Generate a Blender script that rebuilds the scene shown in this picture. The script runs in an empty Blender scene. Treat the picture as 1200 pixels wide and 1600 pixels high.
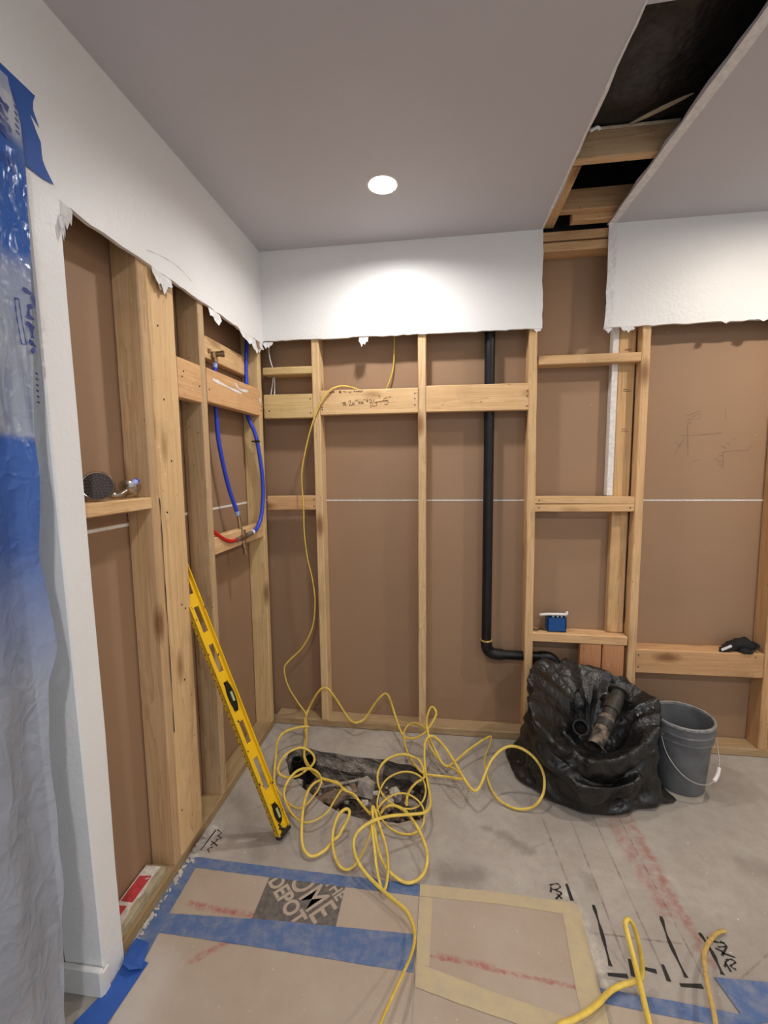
import bpy, bmesh, math, random
from mathutils import Vector, Matrix, noise

random.seed(7)
S = bpy.context.scene
COL = S.collection

# ---------------------------------------------------------------- camera
cam_data = bpy.data.cameras.new('camera')
cam = bpy.data.objects.new('camera', cam_data)
COL.objects.link(cam)
_r = Vector((0.99084704, 0.1345731, -0.01059391))
_u = Vector((-0.00337553, 0.10315561, 0.9946595))
_f = Vector((-0.13494723, 0.98551966, -0.10266569))
cam.matrix_world = Matrix(((_r.x, _u.x, -_f.x, 0.90987), (_r.y, _u.y, -_f.y, -2.18369),
                           (_r.z, _u.z, -_f.z, 1.39400), (0, 0, 0, 1)))
cam_data.sensor_fit = 'VERTICAL'
cam_data.sensor_height = 32.0
cam_data.lens = 32.0 * 688.714 / 1600.0
cam_data.clip_start = 0.02
S.camera = cam

# ---------------------------------------------------------------- world, exposure
W = bpy.data.worlds.new('world')
S.world = W
W.use_nodes = True
W.node_tree.nodes['Background'].inputs['Color'].default_value = (0.86, 0.93, 1.0, 1)
W.node_tree.nodes['Background'].inputs['Strength'].default_value = 0.80
S.view_settings.view_transform = 'Standard'
S.view_settings.look = 'None'
S.view_settings.gamma = 1.0
S.view_settings.use_curve_mapping = False
S.view_settings.exposure = 0.0
# power (W) of the ceiling lights: near corner, right, behind left, behind right
LAMP = (10.5, 15.0, 17.0, 14.0)
LAMP_COL = ((1.0, 0.965, 0.93), (1.0, 0.90, 0.78), (0.97, 0.97, 1.0), (1.0, 0.96, 0.92))

# ---------------------------------------------------------------- node helpers
def new_mat(name):
    m = bpy.data.materials.new(name)
    m.use_nodes = True
    nt = m.node_tree
    return m, nt, nt.nodes['Principled BSDF']

def N(nt, typ, **kw):
    n = nt.nodes.new(typ)
    for k, v in kw.items():
        if k in n.inputs.keys():
            n.inputs[k].default_value = v
        else:
            setattr(n, k, v)
    return n

def L(nt, a, b):
    nt.links.new(a, b)

def setin(nt, sock, v):
    if hasattr(v, 'is_linked') or isinstance(v, bpy.types.NodeSocket):
        nt.links.new(v, sock)
    else:
        sock.default_value = v

def mth(nt, op, a, b=None, c=None, clamp=False):
    n = nt.nodes.new('ShaderNodeMath'); n.operation = op; n.use_clamp = clamp
    setin(nt, n.inputs[0], a)
    if b is not None: setin(nt, n.inputs[1], b)
    if c is not None: setin(nt, n.inputs[2], c)
    return n.outputs[0]

def vmth(nt, op, a, b=None):
    n = nt.nodes.new('ShaderNodeVectorMath'); n.operation = op
    setin(nt, n.inputs[0], a)
    if b is not None:
        setin(nt, n.inputs['Scale'] if op == 'SCALE' else n.inputs[1], b)
    return n.outputs['Value'] if op in ('DOT_PRODUCT', 'LENGTH') else n.outputs['Vector']

def mix(nt, fac, a, b, blend='MIX'):
    n = nt.nodes.new('ShaderNodeMix'); n.data_type = 'RGBA'; n.blend_type = blend
    setin(nt, n.inputs[0], fac); setin(nt, n.inputs[6], a); setin(nt, n.inputs[7], b)
    return n.outputs[2]

def ramp(nt, fac, stops):
    n = nt.nodes.new('ShaderNodeValToRGB')
    while len(n.color_ramp.elements) < len(stops):
        n.color_ramp.elements.new(0.5)
    for e, (p, c) in zip(n.color_ramp.elements, stops):
        e.position = p
        e.color = (c, c, c, 1) if isinstance(c, (int, float)) else (*c, 1)
    setin(nt, n.inputs[0], fac)
    return n.outputs[0]

def noise_tex(nt, vec, scale, detail=4, rough=0.55, dist=0.0):
    n = N(nt, 'ShaderNodeTexNoise', Scale=scale, Detail=detail, Roughness=rough, Distortion=dist)
    if vec is not None: L(nt, vec, n.inputs['Vector'])
    return n.outputs['Fac']

def obj_coords(nt):
    return nt.nodes.new('ShaderNodeTexCoord').outputs['Object']

def world_pos(nt):
    return nt.nodes.new('ShaderNodeNewGeometry').outputs['Position']

def mapping(nt, vec, scale, loc=(0, 0, 0)):
    n = nt.nodes.new('ShaderNodeMapping')
    L(nt, vec, n.inputs['Vector']); n.inputs['Scale'].default_value = scale; n.inputs['Location'].default_value = loc
    return n.outputs[0]

def bump(nt, bsdf, h, strength=0.3, dist=0.01):
    b = N(nt, 'ShaderNodeBump', Strength=strength, Distance=dist)
    L(nt, h, b.inputs['Height']); L(nt, b.outputs[0], bsdf.inputs['Normal'])

def seg_mask(nt, pos, a, b, w, soft=0.5, wob=None):
    """1 on a drawn line from a to b (half width w metres), fading out at its rim"""
    ax = Vector((a[0], a[1], 0)); ba = Vector((b[0], b[1], 0)) - ax
    flat = vmth(nt, 'MULTIPLY', pos, (1, 1, 0))
    pa = vmth(nt, 'SUBTRACT', flat, tuple(ax))
    h = mth(nt, 'DIVIDE', vmth(nt, 'DOT_PRODUCT', pa, tuple(ba)), ba.length_squared, clamp=True)
    d = vmth(nt, 'LENGTH', vmth(nt, 'SUBTRACT', pa, vmth(nt, 'SCALE', tuple(ba), h)))
    if wob is not None: d = mth(nt, 'ADD', d, wob)
    n = N(nt, 'ShaderNodeMapRange', interpolation_type='SMOOTHSTEP')
    L(nt, d, n.inputs['Value'])
    n.inputs['From Min'].default_value = w; n.inputs['From Max'].default_value = w * soft
    return n.outputs[0]

def plain(name, col, rough=0.5, metal=0.0, spec=0.5, bumps=None, var=0.0, vs=30):
    m, nt, b = new_mat(name)
    b.inputs['Base Color'].default_value = (*col, 1)
    b.inputs['Roughness'].default_value = rough
    b.inputs['Metallic'].default_value = metal
    b.inputs['Specular IOR Level'].default_value = spec
    oc = obj_coords(nt)
    if var:
        f = noise_tex(nt, oc, vs, 5)
        c = mix(nt, ramp(nt, f, [(0.35, 0.0), (0.7, 1.0)]), tuple(x * (1 - var) for x in col) + (1,), tuple(min(1, x * (1 + var)) for x in col) + (1,))
        L(nt, c, b.inputs['Base Color'])
    if bumps:
        bump(nt, b, noise_tex(nt, oc, bumps[0], 3), bumps[1], bumps[2])
    return m

# ---------------------------------------------------------------- materials
def mat_wood(axis):
    m, nt, b = new_mat('wood_grain_' + 'xyz'[axis])
    oi = nt.nodes.new('ShaderNodeObjectInfo')
    off = mth(nt, 'MULTIPLY', oi.outputs['Random'], 37.0)
    pos = vmth(nt, 'ADD', obj_coords(nt), off)
    sc = [26.0, 26.0, 26.0]; sc[axis] = 1.1
    g = mapping(nt, pos, tuple(sc))
    f1 = noise_tex(nt, g, 1.0, 3, 0.5, 0.6)
    rings = mth(nt, 'FRACT', mth(nt, 'MULTIPLY', f1, 7.0))
    rings = ramp(nt, rings, [(0.0, 0.0), (0.75, 0.55), (0.93, 1.0), (1.0, 0.0)])
    sc2 = [240.0] * 3; sc2[axis] = 5.0
    fib = noise_tex(nt, mapping(nt, pos, tuple(sc2)), 1.0, 2)
    base = mix(nt, rings, (0.78, 0.575, 0.355, 1), (0.60, 0.395, 0.21, 1))
    base = mix(nt, mth(nt, 'MULTIPLY', fib, 0.42), base, (0.52, 0.35, 0.19, 1))
    # knots
    sk = [8.0] * 3; sk[axis] = 2.9
    vo = N(nt, 'ShaderNodeTexVoronoi', Scale=1.0, Randomness=1.0)
    L(nt, mapping(nt, pos, tuple(sk)), vo.inputs['Vector'])
    kn = ramp(nt, vo.outputs['Distance'], [(0.07, 1.0), (0.16, 0.45), (0.23, 0.0)])
    base = mix(nt, mth(nt, 'MULTIPLY', kn, 0.8), base, (0.20, 0.085, 0.03, 1))
    # grime and plaster smears
    big = noise_tex(nt, pos, 5.0, 5, 0.65)
    base = mix(nt, mth(nt, 'MULTIPLY', ramp(nt, big, [(0.5, 0.0), (0.78, 1.0)]), 0.35), base, (0.30, 0.20, 0.12, 1))
    sp = noise_tex(nt, pos, 42.0, 3, 0.6)
    base = mix(nt, ramp(nt, sp, [(0.70, 0.0), (0.74, 0.75)]), base, (0.75, 0.72, 0.66, 1))
    dk = noise_tex(nt, pos, 60.0, 2, 0.6)
    base = mix(nt, ramp(nt, dk, [(0.72, 0.0), (0.76, 0.8)]), base, (0.10, 0.055, 0.03, 1))
    base = mix(nt, 1.0, base, oi.outputs['Color'], 'MULTIPLY')
    L(nt, base, b.inputs['Base Color'])
    b.inputs['Roughness'].default_value = 0.68
    b.inputs['Specular IOR Level'].default_value = 0.3
    bump(nt, b, mth(nt, 'ADD', mth(nt, 'MULTIPLY', fib, 0.6), rings), 0.18, 0.002)
    return m
WOOD = [mat_wood(0), mat_wood(1), mat_wood(2)]

def mat_painted():
    m, nt, b = new_mat('painted_drywall')
    oc = world_pos(nt)
    c = noise_tex(nt, oc, 3.0, 4)
    col = mix(nt, c, (0.81, 0.805, 0.795, 1), (0.87, 0.865, 0.855, 1))
    L(nt, col, b.inputs['Base Color'])
    b.inputs['Roughness'].default_value = 0.42
    b.inputs['Specular IOR Level'].default_value = 0.34
    h = mth(nt, 'ADD', noise_tex(nt, oc, 95.0, 2, 0.45), mth(nt, 'MULTIPLY', ramp(nt, noise_tex(nt, oc, 38.0, 2, 0.5, 1.2), [(0.42, 0.0), (0.6, 1.0)]), 0.8))
    bump(nt, b, h, 0.13, 0.003)
    return m
PAINT = mat_painted()

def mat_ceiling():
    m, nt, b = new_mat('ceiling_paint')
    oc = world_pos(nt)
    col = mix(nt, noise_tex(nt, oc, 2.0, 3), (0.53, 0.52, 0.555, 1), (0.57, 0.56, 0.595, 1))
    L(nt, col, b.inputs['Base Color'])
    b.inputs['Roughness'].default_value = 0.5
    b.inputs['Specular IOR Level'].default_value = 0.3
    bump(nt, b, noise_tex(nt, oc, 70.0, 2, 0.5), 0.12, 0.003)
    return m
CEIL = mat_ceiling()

def mat_brown():
    m, nt, b = new_mat('brown_drywall_paper')
    oc = world_pos(nt)
    f = noise_tex(nt, oc, 2.2, 5, 0.6)
    col = mix(nt, f, (0.325, 0.200, 0.118, 1), (0.375, 0.238, 0.146, 1))
    st = noise_tex(nt, mapping(nt, oc, (3, 3, 60)), 1.0, 3)
    col = mix(nt, mth(nt, 'MULTIPLY', st, 0.25), col, (0.27, 0.165, 0.095, 1))
    sp = noise_tex(nt, oc, 55.0, 2, 0.6)
    col = mix(nt, ramp(nt, sp, [(0.755, 0.0), (0.77, 0.5)]), col, (0.65, 0.55, 0.45, 1))
    L(nt, col, b.inputs['Base Color'])
    b.inputs['Roughness'].default_value = 0.62
    b.inputs['Specular IOR Level'].default_value = 0.3
    bump(nt, b, noise_tex(nt, oc, 300.0, 2), 0.05, 0.001)
    return m
BROWN = mat_brown()

def mat_concrete():
    m, nt, b = new_mat('concrete_slab')
    p = world_pos(nt)
    f1 = noise_tex(nt, p, 2.4, 6, 0.62)
    f2 = noise_tex(nt, p, 26.0, 5, 0.65)
    col = mix(nt, ramp(nt, f1, [(0.3, 0.0), (0.72, 1.0)]), (0.315, 0.272, 0.23, 1), (0.49, 0.445, 0.39, 1))
    col = mix(nt, mth(nt, 'MULTIPLY', ramp(nt, f2, [(0.4, 0.0), (0.75, 1.0)]), 0.45), col, (0.29, 0.245, 0.205, 1))
    wob = mth(nt, 'MULTIPLY', mth(nt, 'SUBTRACT', noise_tex(nt, p, 14.0, 5, 0.7), 0.5), 0.10)
    wob2 = mth(nt, 'MULTIPLY', mth(nt, 'SUBTRACT', noise_tex(nt, p, 30.0, 4, 0.7), 0.5), 0.035)
    gap = ramp(nt, noise_tex(nt, p, 34.0, 5, 0.7), [(0.36, 0.0), (0.62, 1.0)])
    # dark damp and oil stains
    for a, c, w, k in (((1.02, -0.78), (0.92, -0.80), 0.07, 0.5), ((1.22, -0.66), (1.08, -0.58), 0.035, 0.45),
                       ((1.40, -0.79), (1.39, -0.74), 0.035, 0.35), ((1.95, -0.62), (2.05, -0.66), 0.07, 0.35),
                       ((0.25, -0.80), (0.05, -0.55), 0.05, 0.3)):
        col = mix(nt, mth(nt, 'MULTIPLY', seg_mask(nt, p, a, c, w, 0.1, wob), k), col, (0.15, 0.125, 0.105, 1))
    # red chalk dust
    for a, c, w, k in (((1.585, -0.42), (1.615, -0.82), 0.075, 0.55), ((1.64, -0.42), (1.652, -0.97), 0.022, 0.85),
                       ((1.56, -0.5), (1.60, -0.86), 0.03, 0.4)):
        mk = mth(nt, 'MULTIPLY', seg_mask(nt, p, a, c, w, 0.05, wob2), mth(nt, 'MULTIPLY', gap, k))
        col = mix(nt, mk, col, (0.33, 0.135, 0.10, 1))
    # ruled chalk and pencil lines
    for a, c in (((1.30, -0.50), (1.335, -0.86)), ((1.41, -0.5), (1.42, -1.0)), ((1.50, -0.45), (1.515, -1.03)),
                 ((1.60, -0.45), (1.615, -1.02)), ((1.36, -0.93), (1.60, -0.93)), ((2.1, -0.75), (1.72, -1.0))):
        col = mix(nt, mth(nt, 'MULTIPLY', seg_mask(nt, p, a, c, 0.0045, 0.2, mth(nt, 'MULTIPLY', wob2, 0.15)), mth(nt, 'MULTIPLY', gap, 0.75)), col, (0.17, 0.11, 0.10, 1))
    # hairline cracks
    for a, c in (((0.812, -0.221), (1.05, -0.52)), ((1.123, -0.59), (1.22, -0.66)), ((1.22, -0.66), (1.31, -0.60)), ((0.42, -0.12), (0.62, -0.14)),
                 ((0.62, -0.14), (0.66, -0.22)), ((0.25, -0.48), (0.12, -0.62)), ((0.83, -0.30), (0.99, -0.31)), ((0.75, -0.20), (0.92, -0.20)),
                 ((0.86, -0.15), (0.87, -0.35)), ((0.93, -0.18), (0.93, -0.38))):
        col = mix(nt, mth(nt, 'MULTIPLY', seg_mask(nt, p, a, c, 0.005, 0.05, mth(nt, 'MULTIPLY', wob2, 0.55)), mth(nt, 'MULTIPLY', gap, 0.5)), col, (0.15, 0.125, 0.105, 1))
    # glue-spread grid beside the hole
    br = N(nt, 'ShaderNodeTexBrick', Scale=16.0); br.inputs['Mortar Size'].default_value = 0.03
    br.inputs['Color1'].default_value = br.inputs['Color2'].default_value = (0, 0, 0, 1); br.inputs['Mortar'].default_value = (1, 1, 1, 1)
    L(nt, p, br.inputs['Vector'])
    gm = mth(nt, 'MULTIPLY', seg_mask(nt, p, (0.75, -0.17), (0.98, -0.38), 0.14, 0.4, wob), mth(nt, 'MULTIPLY', gap, 0.5))
    col = mix(nt, mth(nt, 'MULTIPLY', gm, br.outputs['Color']), col, (0.2, 0.15, 0.12, 1))
    # plaster crumbs and white drips
    w = noise_tex(nt, p, 75.0, 2, 0.5)
    col = mix(nt, ramp(nt, w, [(0.735, 0.0), (0.75, 0.8)]), col, (0.68, 0.65, 0.60, 1))
    col = mix(nt, mth(nt, 'MULTIPLY', seg_mask(nt, p, (0.03, -0.70), (0.0, -1.2), 0.04, 0.2, wob2), mth(nt, 'MULTIPLY', gap, 0.7)), col, (0.7, 0.68, 0.64, 1))
    col = mix(nt, mth(nt, 'MULTIPLY', seg_mask(nt, p, (1.315, -0.80), (1.36, -1.08), 0.035, 0.2, wob2), mth(nt, 'MULTIPLY', gap, 0.8)), col, (0.60, 0.55, 0.47, 1))
    L(nt, col, b.inputs['Base Color'])
    b.inputs['Roughness'].default_value = 0.80
    b.inputs['Specular IOR Level'].default_value = 0.3
    bump(nt, b, mth(nt, 'ADD', f2, f1), 0.25, 0.004)
    return m
CONC = mat_concrete()

def mat_kraft():
    m, nt, b = new_mat('dusty_kraft_paper')
    p = world_pos(nt)
    f1 = noise_tex(nt, p, 3.0, 6, 0.65)
    f2 = noise_tex(nt, p, 40.0, 4, 0.6)
    col = mix(nt, ramp(nt, f1, [(0.3, 0.0), (0.7, 1.0)]), (0.40, 0.305, 0.225, 1), (0.48, 0.395, 0.315, 1))
    col = mix(nt, mth(nt, 'MULTIPLY', f2, 0.3), col, (0.35, 0.28, 0.215, 1))
    wob = mth(nt, 'MULTIPLY', mth(nt, 'SUBTRACT', noise_tex(nt, p, 30.0, 5, 0.7), 0.5), 0.03)
    gap = ramp(nt, noise_tex(nt, p, 38.0, 5, 0.7), [(0.36, 0.0), (0.6, 1.0)])
    for a, c, w, k in (((0.835, -1.053), (0.60, -1.022), 0.008, 0.6), ((0.60, -1.022), (0.31, -1.012), 0.010, 0.7), ((0.31, -1.010), (0.10, -1.002), 0.016, 0.85),
                       ((0.20, -1.155), (0.35, -1.035), 0.014, 0.7), ((0.835, -1.052), (1.30, -1.085), 0.008, 0.8), ((1.05, -1.062), (0.9, -1.05), 0.012, 0.6)):
        col = mix(nt, mth(nt, 'MULTIPLY', seg_mask(nt, p, a, c, w, 0.1, wob), mth(nt, 'MULTIPLY', gap, k)), col, (0.36, 0.085, 0.075, 1))
    dust = noise_tex(nt, p, 6.0, 5, 0.7)
    col = mix(nt, mth(nt, 'MULTIPLY', seg_mask(nt, p, (0.09, -1.20), (0.10, -1.45), 0.13, 0.1, wob), mth(nt, 'MULTIPLY', dust, 0.8)), col, (0.62, 0.59, 0.54, 1))
    w = noise_tex(nt, p, 80.0, 2, 0.5)
    col = mix(nt, ramp(nt, w, [(0.745, 0.0), (0.76, 0.7)]), col, (0.68, 0.65, 0.60, 1))
    L(nt, col, b.inputs['Base Color'])
    b.inputs['Roughness'].default_value = 0.6
    b.inputs['Specular IOR Level'].default_value = 0.3
    bump(nt, b, mth(nt, 'ADD', f1, mth(nt, 'MULTIPLY', f2, 0.3)), 0.25, 0.006)
    return m
KRAFT = mat_kraft()

def mat_tape(name, c0, c1, amt):
    m, nt, b = new_mat(name)
    p = world_pos(nt)
    f = noise_tex(nt, p, 24.0, 6, 0.7)
    col = mix(nt, ramp(nt, f, [(0.42, 0.0), (0.75, amt)]), (*c0, 1), (*c1, 1))
    L(nt, col, b.inputs['Base Color'])
    b.inputs['Roughness'].default_value = 0.6
    bump(nt, b, noise_tex(nt, p, 140.0, 3), 0.15, 0.001)
    return m
BLUE_TAPE = mat_tape('dusty_blue_tape', (0.075, 0.135, 0.29), (0.34, 0.33, 0.33), 0.62)
BLUE_CLEAN = mat_tape('clean_blue_tape', (0.022, 0.095, 0.385), (0.05, 0.15, 0.45), 0.3)
MASKING = mat_tape('masking_tape', (0.53, 0.425, 0.25), (0.43, 0.35, 0.255), 0.9)

def mat_bag():
    m, nt, b = new_mat('black_plastic_film')
    oc = obj_coords(nt)
    b.inputs['Roughness'].default_value = 0.27
    b.inputs['Specular IOR Level'].default_value = 0.55
    d = noise_tex(nt, oc, 9.0, 5, 0.65)
    col = mix(nt, ramp(nt, d, [(0.5, 0.0), (0.8, 0.6)]), (0.0065, 0.0063, 0.006, 1), (0.026, 0.023, 0.020, 1))
    L(nt, col, b.inputs['Base Color'])
    L(nt, ramp(nt, d, [(0.35, 0.27), (0.75, 0.50)]), b.inputs['Roughness'])
    v = N(nt, 'ShaderNodeTexVoronoi', feature='DISTANCE_TO_EDGE', Scale=15.0)
    wv = vmth(nt, 'ADD', oc, vmth(nt, 'SCALE', N_color(nt, oc, 6.0), 0.10))
    L(nt, wv, v.inputs['Vector'])
    v2 = N(nt, 'ShaderNodeTexVoronoi', feature='DISTANCE_TO_EDGE', Scale=34.0)
    L(nt, wv, v2.inputs['Vector'])
    h = mth(nt, 'ADD', ramp(nt, v.outputs['Distance'], [(0.0, 1.0), (0.25, 0.2), (1.0, 0.0)]), mth(nt, 'MULTIPLY', ramp(nt, v2.outputs['Distance'], [(0.0, 1.0), (0.3, 0.1), (1.0, 0.0)]), 0.4))
    st = noise_tex(nt, vmth(nt, 'ADD', mapping(nt, oc, (16, 16, 3.5)), vmth(nt, 'SCALE', N_color(nt, oc, 4.0), 2.5)), 1.6, 4, 0.6)
    h = mth(nt, 'ADD', h, mth(nt, 'MULTIPLY', mth(nt, 'ABSOLUTE', mth(nt, 'SUBTRACT', st, 0.5)), 1.6))
    bump(nt, b, h, 0.26, 0.010)
    return m

def N_color(nt, vec, scale):
    n = N(nt, 'ShaderNodeTexNoise', Scale=scale, Detail=3.0)
    L(nt, vec, n.inputs['Vector'])
    return n.outputs['Color']
BAG = mat_bag()

def mat_sheet():
    m, nt, b = new_mat('clear_and_blue_plastic_film')
    p = world_pos(nt)
    sep = nt.nodes.new('ShaderNodeSeparateXYZ'); L(nt, p, sep.inputs[0])
    z = mth(nt, 'ADD', sep.outputs['Z'], mth(nt, 'MULTIPLY', mth(nt, 'SUBTRACT', noise_tex(nt, p, 7.0, 4), 0.5), 0.10))
    streak = noise_tex(nt, mapping(nt, p, (60, 60, 3)), 1.0, 4, 0.6)
    zz = mth(nt, 'DIVIDE', z, 2.3)
    blue = ramp(nt, zz, [(0.0, 0.10), (0.40, 0.16), (0.47, 0.55), (0.54, 0.9), (0.635, 0.95), (0.64, 0.22), (0.72, 0.12), (0.775, 0.35), (0.80, 0.95), (0.895, 0.95), (0.91, 0.08), (1.0, 0.05)])
    smear = mth(nt, 'MULTIPLY', ramp(nt, streak, [(0.45, 0.0), (0.6, 1.0)]), ramp(nt, zz, [(0.62, 0.0), (0.65, 0.6), (0.73, 0.4), (0.76, 0.0)]))
    col = mix(nt, blue, (0.84, 0.87, 0.92, 1), (0.03, 0.16, 0.64, 1))
    col = mix(nt, smear, col, (0.10, 0.12, 0.26, 1))
    # film: part lets light straight through, part scatters it, all of it shines
    tr = nt.nodes.new('ShaderNodeBsdfTransparent')
    L(nt, mix(nt, blue, (0.86, 0.93, 1.0, 1), (0.25, 0.45, 0.95, 1)), tr.inputs['Color'])
    tl = nt.nodes.new('ShaderNodeBsdfTranslucent'); L(nt, col, tl.inputs['Color'])
    df = nt.nodes.new('ShaderNodeBsdfDiffuse'); L(nt, col, df.inputs['Color'])
    gl = N(nt, 'ShaderNodeBsdfGlossy', Roughness=0.24)
    gl.inputs['Color'].default_value = (0.9, 0.93, 1, 1)
    oc = p
    wv = vmth(nt, 'ADD', mapping(nt, oc, (1, 1, 0.3)), vmth(nt, 'SCALE', N_color(nt, oc, 9.0), 0.12))
    v = N(nt, 'ShaderNodeTexVoronoi', feature='DISTANCE_TO_EDGE', Scale=26.0); L(nt, wv, v.inputs['Vector'])
    h = mth(nt, 'ADD', ramp(nt, v.outputs['Distance'], [(0.0, 1.0), (0.3, 0.1), (1.0, 0.0)]), noise_tex(nt, mapping(nt, oc, (30, 30, 6)), 1.0, 4))
    bp = N(nt, 'ShaderNodeBump', Strength=0.35, Distance=0.008); L(nt, h, bp.inputs['Height'])
    for n in (tl, df, gl): L(nt, bp.outputs[0], n.inputs['Normal'])
    m1 = nt.nodes.new('ShaderNodeMixShader'); m1.inputs[0].default_value = 0.45; L(nt, df.outputs[0], m1.inputs[1]); L(nt, tl.outputs[0], m1.inputs[2])
    m2 = nt.nodes.new('ShaderNodeMixShader'); L(nt, mth(nt, 'ADD', mth(nt, 'MULTIPLY', blue, 0.25), mth(nt, 'ADD', mth(nt, 'MULTIPLY', smear, 0.3), 0.62), clamp=True), m2.inputs[0])
    L(nt, tr.outputs[0], m2.inputs[1]); L(nt, m1.outputs[0], m2.inputs[2])
    fr = N(nt, 'ShaderNodeFresnel', IOR=1.45); L(nt, bp.outputs[0], fr.inputs['Normal'])
    m3 = nt.nodes.new('ShaderNodeMixShader'); L(nt, mth(nt, 'MULTIPLY', fr.outputs[0], 0.8, clamp=True), m3.inputs[0])
    L(nt, m2.outputs[0], m3.inputs[1]); L(nt, gl.outputs[0], m3.inputs[2])
    out = [n for n in nt.nodes if n.type == 'OUTPUT_MATERIAL'][0]
    L(nt, m3.outputs[0], out.inputs['Surface'])
    return m
SHEET = mat_sheet()

def mat_level():
    m, nt, b = new_mat('chipped_yellow_enamel')
    oc = obj_coords(nt)
    n1 = noise_tex(nt, oc, 42.0, 3, 0.6)
    sep = nt.nodes.new('ShaderNodeSeparateXYZ'); L(nt, world_pos(nt), sep.inputs[0])
    low = ramp(nt, sep.outputs['Z'], [(0.05, 0.07), (0.24, 0.03), (0.32, 0.0)])
    col = mix(nt, ramp(nt, mth(nt, 'ADD', n1, low), [(0.66, 0.0), (0.675, 1.0)]), (0.83, 0.50, 0.008, 1), (0.03, 0.025, 0.015, 1))
    L(nt, col, b.inputs['Base Color'])
    b.inputs['Roughness'].default_value = 0.38
    return m
YELLOW = mat_level()
YELLOW_DULL = plain('worn_yellow_scale', (0.55, 0.34, 0.02), 0.5, var=0.25, vs=60)
CABLE = plain('yellow_cable_jacket', (0.74, 0.52, 0.085), 0.40, var=0.14, vs=40)
CABLE_DULL = plain('dusty_yellow_cable_jacket', (0.56, 0.37, 0.11), 0.6, var=0.2, vs=60)
WHITE = plain('white_plastic', (0.82, 0.80, 0.76), 0.45, var=0.06)
TRIM = plain('white_painted_trim', (0.80, 0.785, 0.75), 0.45, var=0.05, vs=10)
TORN = plain('torn_gypsum_paper', (0.80, 0.79, 0.79), 0.9, var=0.12, vs=50, bumps=(120, 0.5, 0.004))
SEAM = plain('white_joint_seam', (0.80, 0.77, 0.73), 0.8, var=0.12, vs=60)
BLACK = plain('black_plastic_pipe', (0.009, 0.009, 0.0095), 0.42, spec=0.35, var=0.4, vs=20)
BLACK_DIRTY = plain('soiled_black_pipe', (0.035, 0.029, 0.024), 0.5, var=0.7, vs=26)
SOIL_PIPE = plain('mortar_crusted_pipe', (0.15, 0.115, 0.085), 0.85, var=0.85, vs=30, bumps=(70, 0.6, 0.006))
INK = plain('black_ink_and_gap_shade', (0.018, 0.016, 0.015), 0.7)  # also colours the strokes that paint shade into board gaps
BROWN_INK = plain('brown_marker_ink', (0.10, 0.045, 0.02), 0.7)
PENCIL_M = plain('pencil_line', (0.225, 0.14, 0.085), 0.6)
BLUE_PEX = plain('blue_pipe_plastic', (0.026, 0.060, 0.56), 0.3)
PALE_PEX = plain('pale_blue_fitting_ring', (0.33, 0.42, 0.78), 0.4)
RED_PEX = plain('red_pipe_plastic', (0.58, 0.018, 0.015), 0.3)
BRASS = plain('dull_brass', (0.36, 0.25, 0.14), 0.35, 0.85, var=0.3, vs=60)
CHROME = plain('dull_nickel', (0.46, 0.42, 0.37), 0.24, 1.0, var=0.15)
DARK_METAL = plain('dark_spray_face', (0.050, 0.040, 0.040), 0.6, 0.0, spec=0.25)
NOZZLE = plain('pale_spray_nozzle', (0.19, 0.165, 0.15), 0.5)
STEEL = plain('wire_steel', (0.50, 0.49, 0.47), 0.35, 0.9)
BLUE_BOX = plain('blue_box_plastic', (0.004, 0.070, 0.27), 0.45)
GLOVE = plain('black_knit_cloth', (0.010, 0.010, 0.011), 0.85, bumps=(160, 0.5, 0.004), var=0.3)
BUCKET = plain('dusty_grey_plastic', (0.125, 0.130, 0.135), 0.5, var=0.22, vs=13)
BUCKET_RIM = plain('scuffed_grey_rim', (0.25, 0.25, 0.245), 0.55, var=0.3, vs=60)
SOIL = plain('damp_soil', (0.115, 0.085, 0.062), 0.95, var=0.6, vs=24, bumps=(45, 1.0, 0.02))
STONE = plain('broken_concrete', (0.38, 0.33, 0.285), 0.9, var=0.3, vs=30, bumps=(60, 0.6, 0.006))
STONE_PALE = plain('pale_mortar', (0.52, 0.465, 0.40), 0.9, var=0.25, vs=40, bumps=(60, 0.6, 0.006))
DIRT_WOOD = plain('muddy_wood', (0.22, 0.155, 0.105), 0.85, var=0.4, vs=30)
PIT_WALL = plain('raw_slab_edge', (0.30, 0.255, 0.215), 0.95, var=0.45, vs=26, bumps=(40, 1.0, 0.02))
PIT_DARK = plain('smooth_dark_slab_edge', (0.125, 0.105, 0.088), 0.85, var=0.25, vs=12, bumps=(40, 0.4, 0.008))
MEMBRANE = plain('black_building_paper', (0.017, 0.017, 0.021), 0.42, var=0.4, vs=7, bumps=(9, 0.6, 0.03))
LIGHT_BLOCK = plain('dark_light_block', (0.030, 0.027, 0.026), 0.8, var=0.3)
PALE_STRIP = plain('pale_insulation', (0.55, 0.47, 0.36), 0.8, var=0.2)
GREEN_WOOD = None
RED_PRINT = plain('red_label_print', (0.50, 0.045, 0.05), 0.6, var=0.25, vs=50)
OLIVE = plain('weathered_olive_board', (0.40, 0.335, 0.215), 0.8, var=0.25, vs=30)
CRUMB = plain('plaster_crumb', (0.56, 0.51, 0.44), 0.9, var=0.2, vs=50)
OLIVE_TOP = plain('plaster_dusted_board', (0.66, 0.60, 0.54), 0.9, var=0.2, vs=50)
LOGO_DARK = plain('printed_dark_grey', (0.135, 0.115, 0.10), 0.65, var=0.35, vs=50)
BLUE_PRINT = plain('dark_blue_film_print', (0.015, 0.035, 0.20), 0.4)
ORANGE = plain('orange_cord_jacket', (0.55, 0.10, 0.02), 0.5)
VIAL = plain('pale_vial', (0.45, 0.50, 0.30), 0.2)
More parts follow.
